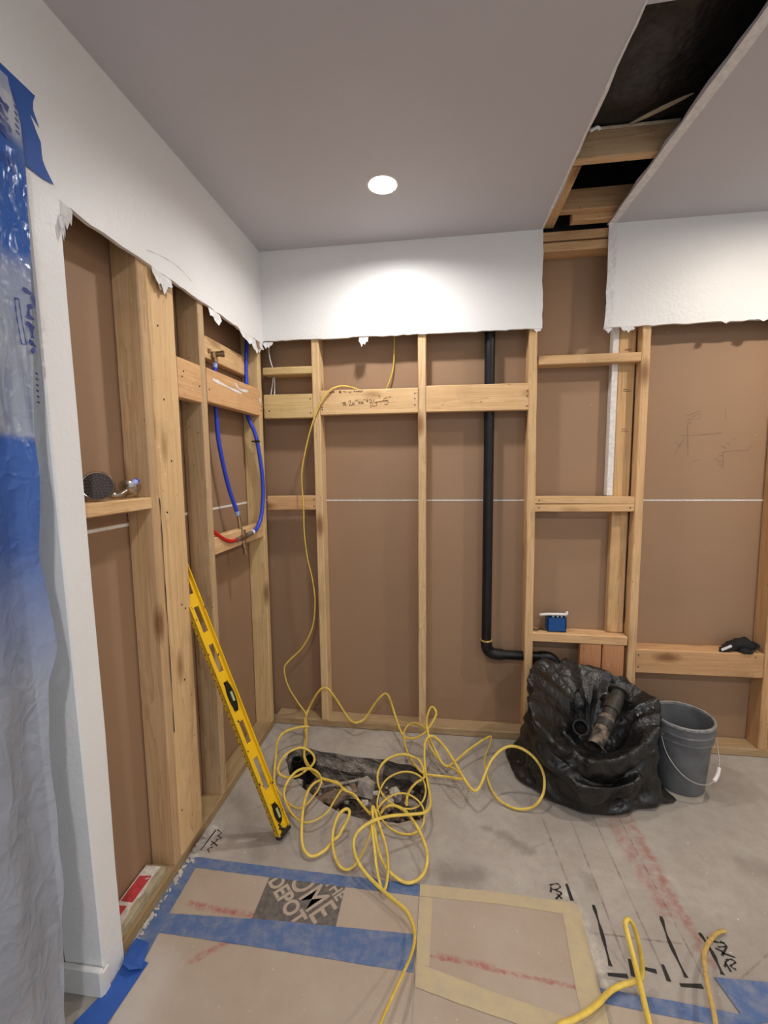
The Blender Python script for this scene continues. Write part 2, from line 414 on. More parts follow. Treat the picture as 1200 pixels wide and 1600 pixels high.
HALL = plain('unlit_hall_shade', (0.05, 0.05, 0.055), 0.7, var=0.1)  # near-black colour stands in for the darkness of the unlit hall

def mat_emit(name, col, s):
    m, nt, b = new_mat(name)
    b.inputs['Base Color'].default_value = (0.8, 0.8, 0.8, 1)
    b.inputs['Emission Color'].default_value = (*col, 1)
    b.inputs['Emission Strength'].default_value = s
    return m
GLOW = [mat_emit('lit_lamp_diffuser', c, 30.0) for c in LAMP_COL]
CABLE_MAIN = [
 [(0.663,0.06,2.05),(0.662,0.06,1.958),(0.655,0.06,1.872),(0.626,0.055,1.788),(0.603,0.06,1.755),(0.559,0.065,1.745),(0.518,0.06,1.764),(0.455,0.045,1.789),(0.405,0.02,1.796),(0.358,-0.012,1.777),(0.32,-0.02,1.739),(0.287,-0.025,1.678),(0.257,-0.03,1.6),(0.232,-0.03,1.522),(0.205,-0.03,1.411),(0.196,-0.03,1.331),(0.202,-0.03,1.201),(0.202,-0.03,1.07),(0.214,-0.03,0.937),(0.238,-0.03,0.82),(0.25,-0.035,0.703),(0.234,-0.04,0.568),(0.179,-0.05,0.459),(0.104,-0.06,0.384),(0.085,-0.07,0.345),(0.111,-0.09,0.266),(0.163,-0.1,0.188),(0.206,-0.11,0.137),(0.211,-0.117,0.1),(0.216,-0.157,0.09),(0.244,-0.213,0.08),(0.26,-0.286,0.07),(0.267,-0.327,0.06),(0.288,-0.364,0.05),(0.325,-0.407,0.05),(0.383,-0.462,0.06),(0.432,-0.476,0.06),(0.475,-0.494,0.06),(0.493,-0.514,0.06),(0.486,-0.528,0.055),(0.473,-0.575,0.05),(0.46,-0.625,0.045),(0.429,-0.661,0.04),(0.383,-0.677,0.035),(0.33,-0.645,0.03),(0.288,-0.601,0.03),(0.255,-0.554,0.04),(0.247,-0.509,0.05),(0.258,-0.466,0.06),(0.279,-0.444,0.07),(0.311,-0.434,0.075),(0.355,-0.443,0.075),(0.385,-0.468,0.07),(0.397,-0.503,0.06),(0.383,-0.558,0.05),(0.351,-0.612,0.04),(0.305,-0.601,0.035),(0.241,-0.546,0.03),(0.193,-0.496,0.035),(0.173,-0.454,0.05),(0.152,-0.379,0.08),(0.125,-0.287,0.09),(0.134,-0.23,0.1),(0.174,-0.189,0.1),(0.221,-0.17,0.1),(0.242,-0.165,0.1)],
 [(0.215,-0.138,0.03),(0.199,-0.105,0.06),(0.194,-0.067,0.09),(0.199,-0.035,0.114),(0.229,-0.035,0.174),(0.258,-0.035,0.218),(0.283,-0.035,0.237),(0.31,-0.035,0.232),(0.35,-0.035,0.181),(0.4,-0.035,0.1),(0.432,-0.058,0.08),(0.462,-0.072,0.08),(0.492,-0.051,0.08),(0.511,-0.035,0.095),(0.562,-0.035,0.176),(0.596,-0.035,0.216),(0.616,-0.035,0.226),(0.633,-0.035,0.206),(0.649,-0.035,0.156),(0.672,-0.066,0.11),(0.696,-0.12,0.09),(0.723,-0.16,0.08),(0.766,-0.187,0.09),(0.811,-0.196,0.12),(0.837,-0.176,0.14),(0.863,-0.152,0.17),(0.875,-0.111,0.18),(0.866,-0.082,0.19),(0.85,-0.07,0.19),(0.841,-0.078,0.18),(0.833,-0.107,0.17),(0.829,-0.163,0.16),(0.84,-0.212,0.13),(0.857,-0.237,0.11),(0.88,-0.265,0.08),(0.903,-0.301,0.06),(0.93,-0.309,0.05),(0.968,-0.281,0.06),(1.021,-0.22,0.07),(1.076,-0.169,0.08),(1.122,-0.136,0.09),(1.139,-0.132,0.09),(1.129,-0.173,0.08),(1.105,-0.23,0.07),(1.094,-0.282,0.06),(1.097,-0.341,0.05),(1.109,-0.4,0.035),(1.132,-0.439,0.02),(1.163,-0.461,0.012),(1.209,-0.478,0.01),(1.259,-0.478,0.02),(1.292,-0.475,0.05),(1.316,-0.449,0.08),(1.321,-0.42,0.12),(1.304,-0.403,0.16),(1.272,-0.388,0.19),(1.228,-0.379,0.21),(1.186,-0.376,0.21),(1.148,-0.381,0.19),(1.111,-0.403,0.16),(1.086,-0.434,0.13),(1.062,-0.474,0.1),(1.041,-0.497,0.09),(1.022,-0.487,0.09),(0.997,-0.449,0.1),(0.972,-0.397,0.11),(0.945,-0.341,0.12),(0.917,-0.294,0.13),(0.883,-0.252,0.14),(0.855,-0.233,0.14),(0.832,-0.267,0.14),(0.827,-0.331,0.13),(0.834,-0.414,0.11),(0.847,-0.489,0.1),(0.86,-0.558,0.09),(0.859,-0.608,0.09),(0.84,-0.649,0.1),(0.793,-0.675,0.11),(0.721,-0.715,0.13),(0.672,-0.751,0.14),(0.629,-0.777,0.13),(0.605,-0.799,0.11),(0.606,-0.823,0.09),(0.627,-0.854,0.07),(0.662,-0.878,0.05),(0.714,-0.911,0.04),(0.76,-0.943,0.04),(0.797,-0.968,0.04),(0.818,-1,0.04),(0.83,-1.047,0.05),(0.826,-1.112,0.07),(0.807,-1.191,0.1),(0.784,-1.277,0.13),(0.769,-1.347,0.16),(0.757,-1.403,0.165),(0.744,-1.567,0.128),(0.719,-1.687,0.056),(0.709,-1.807,0.006),(0.704,-2.047,0.006)],
 [(0.84,-0.199,0.14),(0.809,-0.143,0.13),(0.769,-0.103,0.12),(0.736,-0.095,0.1),(0.719,-0.126,0.09),(0.719,-0.164,0.08),(0.731,-0.22,0.07),(0.753,-0.271,0.06),(0.783,-0.318,0.05),(0.819,-0.352,0.04),(0.86,-0.363,0.04),(0.925,-0.365,0.04),(0.989,-0.384,0.05),(0.976,-0.344,0.05),(0.946,-0.315,0.05),(0.913,-0.303,0.05),(0.879,-0.277,0.07),(0.85,-0.257,0.1),(0.839,-0.236,0.12),(0.847,-0.219,0.13)],
 [(0.762,-0.516,0.01),(0.761,-0.466,0.015),(0.774,-0.427,0.02),(0.796,-0.395,0.025),(0.828,-0.366,0.035),(0.808,-0.31,0.06),(0.774,-0.307,0.08),(0.732,-0.308,0.09),(0.683,-0.33,0.09),(0.645,-0.364,0.08),(0.63,-0.419,0.07),(0.639,-0.466,0.05),(0.667,-0.501,0.03),(0.709,-0.525,0.02),(0.752,-0.537,0.015),(0.797,-0.529,0.015),(0.826,-0.51,0.03),(0.838,-0.479,0.05),(0.829,-0.456,0.08),(0.8,-0.446,0.1),(0.753,-0.449,0.11),(0.708,-0.471,0.11),(0.672,-0.502,0.1),(0.656,-0.553,0.09),(0.653,-0.598,0.07),(0.674,-0.637,0.05),(0.714,-0.66,0.03),(0.764,-0.667,0.02),(0.805,-0.657,0.02),(0.832,-0.632,0.03),(0.838,-0.594,0.05),(0.822,-0.569,0.07),(0.784,-0.557,0.09),(0.744,-0.562,0.1),(0.705,-0.582,0.1),(0.675,-0.622,0.1),(0.66,-0.666,0.1)],
 [(0.67,-0.615,0.05),(0.686,-0.605,0.07),(0.719,-0.604,0.08),(0.76,-0.621,0.08),(0.792,-0.658,0.08),(0.822,-0.695,0.07),(0.844,-0.738,0.06),(0.856,-0.779,0.05),(0.851,-0.814,0.03),(0.827,-0.839,0.015),(0.793,-0.85,0.01),(0.758,-0.843,0.015),(0.721,-0.826,0.03),(0.697,-0.813,0.06),(0.682,-0.791,0.09),(0.667,-0.754,0.12),(0.656,-0.722,0.15),(0.656,-0.709,0.155),(0.668,-0.729,0.15),(0.687,-0.763,0.13),(0.709,-0.801,0.11),(0.723,-0.827,0.08),(0.728,-0.853,0.05),(0.726,-0.887,0.03),(0.717,-0.901,0.025),(0.703,-0.876,0.03),(0.69,-0.853,0.06),(0.679,-0.821,0.09),(0.667,-0.786,0.12),(0.654,-0.742,0.13)],
 [(0.489,-0.507,0.06),(0.519,-0.517,0.05),(0.557,-0.544,0.05),(0.596,-0.587,0.05),(0.633,-0.634,0.06),(0.643,-0.638,0.08)],
 [(0.391,-0.49,0.07),(0.372,-0.53,0.08),(0.363,-0.585,0.08),(0.371,-0.659,0.07),(0.389,-0.732,0.05),(0.407,-0.775,0.03),(0.432,-0.796,0.02),(0.457,-0.794,0.015),(0.489,-0.77,0.02),(0.508,-0.735,0.025),(0.525,-0.716,0.03),(0.54,-0.695,0.05),(0.554,-0.674,0.07),(0.553,-0.651,0.08),(0.537,-0.652,0.085),(0.517,-0.678,0.08),(0.508,-0.711,0.06),(0.51,-0.746,0.04),(0.527,-0.787,0.025),(0.552,-0.819,0.015),(0.578,-0.83,0.012),(0.602,-0.825,0.02),(0.623,-0.806,0.04),(0.641,-0.789,0.07),(0.653,-0.767,0.1),(0.657,-0.732,0.12),(0.65,-0.684,0.13)],
 [(0.637,-0.584,0.035),(0.62,-0.603,0.04),(0.583,-0.572,0.05),(0.544,-0.532,0.055),(0.504,-0.523,0.06),(0.466,-0.48,0.06),(0.432,-0.476,0.06),(0.384,-0.466,0.06),(0.348,-0.43,0.06),(0.283,-0.347,0.05),(0.248,-0.267,0.05),(0.232,-0.183,0.06),(0.221,-0.14,0.08),(0.207,-0.101,0.09)],
 [(0.305,-0.452,0.07),(0.323,-0.396,0.06),(0.326,-0.356,0.06),(0.307,-0.316,0.06),(0.274,-0.299,0.07),(0.239,-0.305,0.08),(0.201,-0.34,0.08),(0.18,-0.382,0.07),(0.179,-0.426,0.06),(0.199,-0.451,0.05),(0.237,-0.459,0.045),(0.276,-0.452,0.05),(0.301,-0.439,0.06)]]
CABLE_LOOP = [(0.831,-1.553,0.008),(1.031,-1.323,0.012),(1.181,-1.203,0.03),(1.227,-1.179,0.03),(1.272,-1.152,0.025),(1.308,-1.125,0.02),(1.341,-1.098,0.02),(1.376,-1.079,0.02),(1.411,-1.073,0.03),(1.431,-1.069,0.04),(1.438,-1.057,0.06),(1.435,-1.043,0.1),(1.426,-1.029,0.14),(1.414,-1.026,0.16),(1.405,-1.031,0.165),(1.397,-1.042,0.16),(1.394,-1.08,0.15),(1.39,-1.127,0.14),(1.381,-1.185,0.14),(1.372,-1.241,0.14),(1.369,-1.259,0.14),(1.367,-1.273,0.145),(1.384,-1.479,0.112),(1.399,-1.599,0.049),(1.405,-1.719,0.006),(1.408,-1.959,0.006)]
CABLE_END = [(1.743,-0.883,0.01),(1.715,-0.897,0.015),(1.678,-0.931,0.03),(1.639,-0.976,0.05),(1.614,-1.011,0.06),(1.589,-1.063,0.075),(1.564,-1.124,0.09),(1.548,-1.169,0.1),(1.529,-1.214,0.11),(1.514,-1.25,0.115),(1.559,-1.434,0.088),(1.589,-1.554,0.038),(1.601,-1.674,0.006),(1.607,-1.914,0.006)]
NOTE = [[(0.4029,1.708),(0.4246,1.7123)],
 [(0.4134,1.694),(0.4172,1.7084),(0.4245,1.7061),(0.4265,1.6978),(0.4158,1.7035)],
 [(0.4397,1.714),(0.4463,1.72),(0.4514,1.7136),(0.4437,1.6973),(0.458,1.6989)],
 [(0.4612,1.7113),(0.4581,1.7031),(0.4667,1.7036)],
 [(0.4686,1.7131),(0.4665,1.6966)],
 [(0.4773,1.7223),(0.4763,1.7158)],
 [(0.4833,1.7222),(0.4823,1.7156)],
 [(0.49,1.7125),(0.4967,1.704)],
 [(0.4968,1.7123),(0.4899,1.7042)],
 [(0.5003,1.7109),(0.5054,1.712),(0.5019,1.7076),(0.5053,1.705),(0.5001,1.7027)],
 [(0.5079,1.709),(0.5114,1.7122),(0.513,1.7081),(0.5087,1.7032),(0.5155,1.7043)],
 [(0.5193,1.7252),(0.5184,1.7203)],
 [(0.5235,1.7251),(0.5226,1.7201)],
 [(0.5347,1.7297),(0.5327,1.7091)],
 [(0.5298,1.7154),(0.5383,1.7172)],
 [(0.5427,1.7212),(0.5524,1.7217),(0.5558,1.7175),(0.5523,1.7094),(0.5446,1.708)],
 [(0.5554,1.72),(0.5507,1.6839)],
 [(0.5686,1.7225),(0.5593,1.696),(0.5699,1.6895),(0.5835,1.6974),(0.5819,1.7044),(0.5701,1.7039)],
 [(0.5701,1.708),(0.6378,1.7163)],
 [(0.5891,1.7382),(0.5959,1.7392),(0.5975,1.7326),(0.5949,1.7278)],
 [(0.5989,1.7031),(0.6006,1.7047)],
 [(0.6316,1.7267),(0.6189,1.725),(0.6159,1.7141),(0.6315,1.7136),(0.6369,1.7061),(0.63,1.696),(0.6174,1.6984)],
 [(0.643,1.7345),(0.6413,1.7272)],
 [(0.6506,1.7351),(0.6488,1.7278)]]
PENCIL = [[(2.0133,1.5231),(2.1009,1.5255),(2.1871,1.5331)],
 [(2.0404,1.5736),(2.0464,1.4918),(2.0499,1.43)],
 [(2.0943,1.6391),(2.0351,1.6144)],
 [(2.0361,1.5961),(2.0587,1.5996)],
 [(2.0766,1.6173),(2.0951,1.6249),(2.0889,1.6008),(2.0758,1.5991)],
 [(2.0349,1.5827),(2.056,1.5806)],
 [(2.0548,1.6017),(2.0728,1.6174)],
 [(2.1985,1.6482),(2.2022,1.6021)],
 [(1.9873,1.433),(2.0311,1.5126)],
 [(1.9916,1.4989),(2.0123,1.4718)],
 [(2.0737,1.4008),(2.1018,1.4108)],
 [(2.2001,1.4443),(2.205,1.3952),(2.2032,1.3644)],
 [(2.18,1.4037),(2.199,1.4014)],
 [(2.1809,1.3893),(2.1999,1.387)],
 [(2.1945,1.4729),(2.2141,1.4604)],
 [(2.2125,1.4848),(2.228,1.4764)],
 [(2.2001,1.4443),(2.2484,1.4497),(2.3077,1.4528)],
 [(2.3057,1.4549),(2.3244,1.4788)],
 [(2.2372,1.5086),(2.2506,1.5023)],
 [(2.1625,1.4121),(2.1795,1.4119)],
 [(2.184,1.4302),(2.1973,1.428)]]
RX = [[(1.2623,-0.7905),(1.2877,-0.7818),(1.2964,-0.791),(1.2826,-0.8028),(1.2654,-0.8036)],
 [(1.2662,-0.7947),(1.2602,-0.8156)],
 [(1.2732,-0.804),(1.2951,-0.8131)],
 [(1.297,-0.8129),(1.2714,-0.8369)],
 [(1.279,-0.8178),(1.2916,-0.8343)],
 [(1.2819,-0.8495),(1.302,-0.8444)]]
X24 = [[(1.687,-0.98),(1.7027,-0.9611),(1.7176,-0.9568),(1.7236,-0.9633),(1.7043,-0.9754),(1.7145,-0.9827)],
 [(1.6959,-0.9644),(1.6969,-0.9905)],
 [(1.7314,-0.9501),(1.7016,-0.9414)],
 [(1.7246,-0.9232),(1.697,-0.9495)],
 [(1.6902,-0.9301),(1.7058,-0.9384)],
 [(1.715,-0.9087),(1.7262,-0.9204),(1.7,-0.9263)],
 [(1.683,-0.9011),(1.6956,-0.9112),(1.7256,-0.9127)]]
X3 = [[(0.0294,-0.8095),(0.0383,-0.7147)],
 [(0.0434,-0.714),(0.0664,-0.7263),(0.0604,-0.7394),(0.0786,-0.7494),(0.0621,-0.7587)],
 [(0.0684,-0.7603),(0.0544,-0.7833)],
 [(0.0466,-0.7654),(0.0803,-0.7824)],
 [(0.0665,-0.79),(0.0531,-0.7997),(0.0657,-0.8129)]]
LINES = [[(1.3844,-0.8416),(1.382,-0.9184),(1.3745,-1.0174)],
 [(1.3595,-1.0391),(1.4122,-1.037)],
 [(1.4339,-0.9914),(1.4272,-1.0365)],
 [(1.4612,-1.0111),(1.4951,-1.0153)],
 [(1.5195,-0.9942),(1.5172,-1.0364)],
 [(1.5789,-0.8534),(1.5681,-0.9274),(1.5681,-1.0208)],
 [(1.5422,-1.0412),(1.6004,-1.0369)],
 [(1.6688,-0.8904),(1.6748,-0.9398),(1.6702,-1.0009)],
 [(1.3194,-0.7778),(1.3216,-0.8369)]]
# ---------------------------------------------------------------- mesh helpers
ORG = {}

def O(name, verts, faces, mat, parent=None, smooth=False, tint=None, fmats=None, auto=None):
    """one mesh object from world-space vertices; its origin sits at the bottom centre of its box"""
    vs = [Vector(v) for v in verts]
    lo = Vector((min(v.x for v in vs), min(v.y for v in vs), min(v.z for v in vs)))
    hi = Vector((max(v.x for v in vs), max(v.y for v in vs), max(v.z for v in vs)))
    org = Vector(((lo.x + hi.x) / 2, (lo.y + hi.y) / 2, lo.z))
    me = bpy.data.meshes.new(name)
    me.from_pydata([tuple(v - org) for v in vs], [], faces)
    mats = mat if isinstance(mat, (list, tuple)) else [mat]
    for x in mats: me.materials.append(x)
    if fmats:
        for p, k in zip(me.polygons, fmats): p.material_index = k
    bm = bmesh.new(); bm.from_mesh(me)
    bmesh.ops.recalc_face_normals(bm, faces=bm.faces[:])
    bm.to_mesh(me); bm.free()
    if smooth:
        me.shade_smooth()
        if auto is not None:
            me.set_sharp_from_angle(angle=math.radians(auto))
    me.update()
    o = bpy.data.objects.new(name, me)
    COL.objects.link(o)
    if parent is not None:
        o.parent = parent
        o.location = org - ORG[parent]
    else:
        o.location = org
    ORG[o] = org
    if tint: o.color = (*tint, 1)
    return o

def empty(name, loc):
    o = bpy.data.objects.new(name, None)
    o.empty_display_size = 0.05
    COL.objects.link(o); o.location = loc; ORG[o] = Vector(loc)
    return o

def tag(o, label, cat, group=None):
    o['label'] = label; o['category'] = cat
    if group: o['group'] = group
    return o

def structure(o):
    o['kind'] = 'structure'
    return o

class MB:
    """collects shapes into one mesh"""
    def __init__(s): s.v = []; s.f = []; s.m = []
    def add(s, v, f, k=0):
        n = len(s.v); s.v += [Vector(x) for x in v]; s.f += [tuple(i + n for i in q) for q in f]; s.m += [k] * len(f)
        return s
    def obj(s, name, mat, parent=None, **kw):
        return O(name, s.v, s.f, mat, parent, fmats=s.m if isinstance(mat, (list, tuple)) else None, **kw)

def box_vf(x0, x1, y0, y1, z0, z1, bev=0.0):
    bm = bmesh.new()
    bmesh.ops.create_cube(bm, size=1.0)
    for v in bm.verts:
        v.co = ((x0 + x1) / 2 + v.co.x * (x1 - x0), (y0 + y1) / 2 + v.co.y * (y1 - y0), (z0 + z1) / 2 + v.co.z * (z1 - z0))
    if bev:
        bmesh.ops.bevel(bm, geom=bm.edges[:], offset=bev, segments=1, affect='EDGES')
    bm.verts.index_update()
    r = ([v.co.copy() for v in bm.verts], [tuple(v.index for v in f.verts) for f in bm.faces])
    bm.free()
    return r

def lumber(name, x0, x1, y0, y1, z0, z1, parent, tint=(1, 1, 1), bow=0.0, lean=0.0, rough_edge=0.0, seg=10, label=None):
    """a sawn board: eased edges, slight bow, grain along its longest side"""
    d = (x1 - x0, y1 - y0, z1 - z0)
    ax = d.index(max(d))
    o1, o2 = [(1, 2), (2, 0), (0, 1)][ax]
    c = [(x0 + x1) / 2, (y0 + y1) / 2, (z0 + z1) / 2]
    e = min(0.0035, d[o1] * 0.1, d[o2] * 0.1)
    a, b2 = d[o1] / 2, d[o2] / 2
    prof = [(-a + e, -b2), (a - e, -b2), (a, -b2 + e), (a, b2 - e), (a - e, b2), (-a + e, b2), (-a, b2 - e), (-a, -b2 + e)]
    rnd = random.Random(name + str(round(x0 * 1000)) + str(round(z0 * 1000)) + str(round(y0 * 1000)))
    vs, fs = [], []
    for i in range(seg + 1):
        t = i / seg
        off = bow * math.sin(math.pi * t) + lean * (t - 0.5)
        for (p, q) in prof:
            j = rough_edge * rnd.uniform(-1, 1)
            w = [0, 0, 0]
            w[ax] = c[ax] + (t - 0.5) * d[ax]
            w[o1] = c[o1] + p + j
            w[o2] = c[o2] + q + j * 0.5
            if ax == 2: w[0 if d[0] <= d[1] else 1] += off
            else: w[2] += off
            vs.append(w)
    n = len(prof)
    for i in range(seg):
        for k in range(n):
            fs.append((i * n + k, i * n + (k + 1) % n, (i + 1) * n + (k + 1) % n, (i + 1) * n + k))
    fs.append(tuple(range(n))[::-1]); fs.append(tuple(seg * n + k for k in range(n)))
    o = O(name, vs, fs, WOOD[ax], parent, tint=tint)
    if label: o['label'] = label
    return o

def slab_vf(poly, ext):
    """a flat outline (3-D points, may be concave) given thickness by a vector"""
    ext = Vector(ext); n = len(poly)
    v = [Vector(p) for p in poly] + [Vector(p) + ext for p in poly]
    f = [tuple(range(n)), tuple(range(2 * n - 1, n - 1, -1))]
    f += [(i, (i + 1) % n, n + (i + 1) % n, n + i) for i in range(n)]
    return v, f

def catmull(pts, k=6):
    P = [Vector(p) for p in pts]
    out = []
    for i in range(len(P) - 1):
        a, b, c, d = P[max(i - 1, 0)], P[i], P[i + 1], P[min(i + 2, len(P) - 1)]
        for j in range(k):
            t = j / k
            out.append(0.5 * ((2 * b) + (c - a) * t + (2 * a - 5 * b + 4 * c - d) * t * t + (3 * b - a - 3 * c + d) * t ** 3))
    out.append(P[-1])
    return out

def tube_vf(pts, r, n=10, caps=True, ry=None, up=None):
    P = [Vector(p) for p in pts]
    vs, fs = [], []
    t0 = (P[1] - P[0]).normalized()
    ref = Vector(up) if up else (Vector((0, 0, 1)) if abs(t0.z) < 0.9 else Vector((1, 0, 0)))
    s = t0.cross(ref).normalized()
    m = len(P)
    for i, p in enumerate(P):
        t = (P[min(i + 1, m - 1)] - P[max(i - 1, 0)])
        t = t.normalized() if t.length > 1e-9 else t0
        s = (s - t * s.dot(t)).normalized()
        u = s.cross(t)
        rr = r[i] if isinstance(r, (list, tuple)) else r
        r2 = rr if ry is None else ry
        for k in range(n):
            a = 2 * math.pi * k / n
            vs.append(p + s * (math.cos(a) * rr) + u * (math.sin(a) * r2))
    for i in range(m - 1):
        for k in range(n):
            fs.append((i * n + k, i * n + (k + 1) % n, (i + 1) * n + (k + 1) % n, (i + 1) * n + k))
    if caps:
        fs.append(tuple(range(n))); fs.append(tuple((m - 1) * n + k for k in range(n)))
    return vs, fs

def lathe_vf(profile, base, axis=(0, 0, 1), n=32, closed=False):
    """profile: (radius, height) pairs turned about an axis"""
    q = Vector((0, 0, 1)).rotation_difference(Vector(axis).normalized()).to_matrix()
    base = Vector(base)
    vs, fs = [], []
    for r, h in profile:
        for k in range(n):
            a = 2 * math.pi * k / n
            vs.append(base + q @ Vector((r * math.cos(a), r * math.sin(a), h)))
    m = len(profile)
    for i in range(m - 1 + (1 if closed else 0)):
        j = (i + 1) % m
        for k in range(n):
            fs.append((i * n + k, i * n + (k + 1) % n, j * n + (k + 1) % n, j * n + k))
    if not closed:
        if profile[0][0] > 1e-6: fs.append(tuple(range(n)))
        if profile[-1][0] > 1e-6: fs.append(tuple((m - 1) * n + k for k in range(n)))
    return vs, fs

def stroke_vf(pts, w, normal, lift=0.0006, k=4):
    """a drawn line: thin ribbon lying on a surface"""
    nrm = Vector(normal)
    P = catmull(pts, k) if len(pts) > 2 else [Vector(p) for p in pts]
    vs, fs = [], []
    m = len(P)
    for i, p in enumerate(P):
        t = (P[min(i + 1, m - 1)] - P[max(i - 1, 0)]).normalized()
        s = t.cross(nrm).normalized() * (w * (0.75 + 0.35 * math.sin(i * 1.7)) / 2)
        vs += [p + s + nrm * lift, p - s + nrm * lift]
    for i in range(m - 1):
        fs.append((2 * i, 2 * i + 1, 2 * i + 3, 2 * i + 2))
    return vs, fs

def text_vf(s, size, origin, xdir, ydir, bold=0.0, width=1.0):
    """lettering as flat mesh, baseline starting at origin"""
    cu = bpy.data.curves.new('lettering', 'FONT'); cu.body = s; cu.size = size; cu.offset = bold
    ob = bpy.data.objects.new('lettering', cu); COL.objects.link(ob)
    me = bpy.data.meshes.new_from_object(ob.evaluated_get(bpy.context.evaluated_depsgraph_get()))
    xd, yd = Vector(xdir), Vector(ydir)
    v = [Vector(origin) + xd * (p.co.x * width) + yd * p.co.y for p in me.vertices]
    f = [tuple(q.vertices) for q in me.polygons]
    bpy.data.objects.remove(ob); bpy.data.curves.remove(cu); bpy.data.meshes.remove(me)
    return v, f

def jag(a, b, n, amp, drop, rnd):
    """a ragged cut line between two points, wandering along drop"""
    a, b, drop = Vector(a), Vector(b), Vector(drop)
    out = []
    for i in range(1, n):
        t = (i + rnd.uniform(-0.35, 0.35)) / n
        out.append(a.lerp(b, t) + drop * (rnd.uniform(-1, 1) * amp))
    return out

def flap(a, b, depth, out, parent, rnd, n=7, mat=None):
    """a torn lip of paper hanging from a cut edge between a and b, curling towards out"""
    a, b, out = Vector(a), Vector(b), Vector(out)
    dn = Vector((0, 0, -1))
    rows = 4
    front = []
    for j in range(rows):
        u = j / (rows - 1)
        for i in range(n):
            t = i / (n - 1)
            prof = depth * (0.45 + 0.55 * math.sin(math.pi * min(max(t, 0.05), 0.95))) * (1 + rnd.uniform(-0.35, 0.35) * u)
            front.append(a.lerp(b, t) + dn * (prof * u) + out * (0.004 * u + 0.012 * u * u + rnd.uniform(-0.002, 0.002) * u))
    back = [p - out * 0.0012 for p in front]
    vs = front + back; m = len(front); fs = []
    for j in range(rows - 1):
        for i in range(n - 1):
            q = (j * n + i, j * n + i + 1, (j + 1) * n + i + 1, (j + 1) * n + i)
            fs.append(q); fs.append(tuple(m + k for k in q)[::-1])
    rim = list(range(n)) + [j * n + n - 1 for j in range(1, rows)] + [(rows - 1) * n + i for i in range(n - 2, -1, -1)] + [j * n for j in range(rows - 2, 0, -1)]
    for i in range(len(rim)):
        p, q = rim[i], rim[(i + 1) % len(rim)]
        fs.append((p, q, m + q, m + p))
    return O('torn_paper', vs, fs, mat or TORN, parent)

# ================================================================ THE ROOM
rj = random.Random(3)
ZC = 2.443
D = 0.0889
# ---- floor with a broken-out hole
PIT = [(0.165, -0.29), (0.160, -0.215), (0.204, -0.180), (0.261, -0.195), (0.32, -0.205), (0.375, -0.21), (0.44, -0.222), (0.504, -0.222), (0.57, -0.232), (0.63, -0.229), (0.70, -0.245),
       (0.754, -0.251), (0.824, -0.286), (0.838, -0.35), (0.844, -0.424), (0.838, -0.5), (0.829, -0.574), (0.78, -0.583), (0.73, -0.593), (0.68, -0.590), (0.629, -0.599), (0.563, -0.585), (0.491, -0.567),
       (0.418, -0.535), (0.364, -0.502), (0.304, -0.465), (0.245, -0.419), (0.215, -0.38), (0.195, -0.363), (0.178, -0.32)]
PIT = [(x + rj.uniform(-.006, .006), y + rj.uniform(-.006, .006)) for x, y in PIT]
bm = bmesh.new()
outer = [bm.verts.new((x, y, 0)) for x, y in ((-1.5, -4.3), (3.7, -4.3), (3.7, 0.11), (-1.5, 0.11))]
inner = [bm.verts.new((x, y, 0)) for x, y in PIT]
ee = [bm.edges.new((l[i], l[(i + 1) % len(l)])) for l in (outer, inner) for i in range(len(l))]
bmesh.ops.triangle_fill(bm, edges=ee, use_beauty=True)
bm.verts.index_update()
fv = [v.co.copy() for v in bm.verts]; ff = [tuple(v.index for v in f.verts) for f in bm.faces]
bm.free()
floor = structure(O('floor', fv, ff, CONC))
# raw slab edge round the hole
vs, fs, fm = [], [], []
cx, cy = 0.5, -0.4
rows = [(0.0, 0.0), (0.035, -0.010), (0.07, 0.012), (0.11, 0.0), (0.19, 0.05)]
n = len(PIT)
for d, ins in rows:
    for (x, y) in PIT:
        v = Vector((cx - x, cy - y)).normalized()
        k = ins + (rj.uniform(-.012, .012) if d else 0)
        vs.append((x + v.x * k, y + v.y * k, -d))
for i in range(len(rows) - 1):
    for k in range(n):
        fs.append((i * n + k, i * n + (k + 1) % n, (i + 1) * n + (k + 1) % n, (i + 1) * n + k))
        fm.append(1 if 9 <= k <= 17 else 0)
o = O('hole_edge', vs, fs, [PIT_WALL, PIT_DARK], floor, fmats=fm)
# soil in the hole
vs, fs = [], []
nx, ny = 46, 30
for j in range(ny + 1):
    for i in range(nx + 1):
        x = 0.12 + 0.76 * i / nx; y = -0.63 + 0.47 * j / ny
        h = -0.125 + 0.05 * noise.noise(Vector((x * 9, y * 9, 0))) + 0.02 * noise.noise(Vector((x * 30, y * 30, 3)))
        h += 0.06 * max(0, (-0.40 - y) / 0.2) - 0.05 * max(0, (0.32 - x) / 0.15)
        vs.append((x, y, min(h, -0.02)))
for j in range(ny):
    for i in range(nx):
        a = j * (nx + 1) + i
        fs.append((a, a + 1, a + nx + 2, a + nx + 1))
soil = tag(O('soil', vs, fs, SOIL, None, smooth=True), 'dark damp soil at the bottom of the broken hole in the floor', 'soil')
soil['kind'] = 'stuff'

# marker and pencil writing on the slab
def writing(strokes, w, parent, mat, name='marker_writing', lift=0.0008):
    b = MB()
    for s_ in strokes: b.add(*stroke_vf([(p[0], p[1], 0) for p in s_], w, (0, 0, 1), lift))
    return b.obj(name, mat, parent)
for s_ in LINES: writing([s_], 0.011, floor, INK, 'marker_line')
writing(RX, 0.006, floor, INK); writing(X24, 0.006, floor, INK); writing(X3, 0.005, floor, INK)

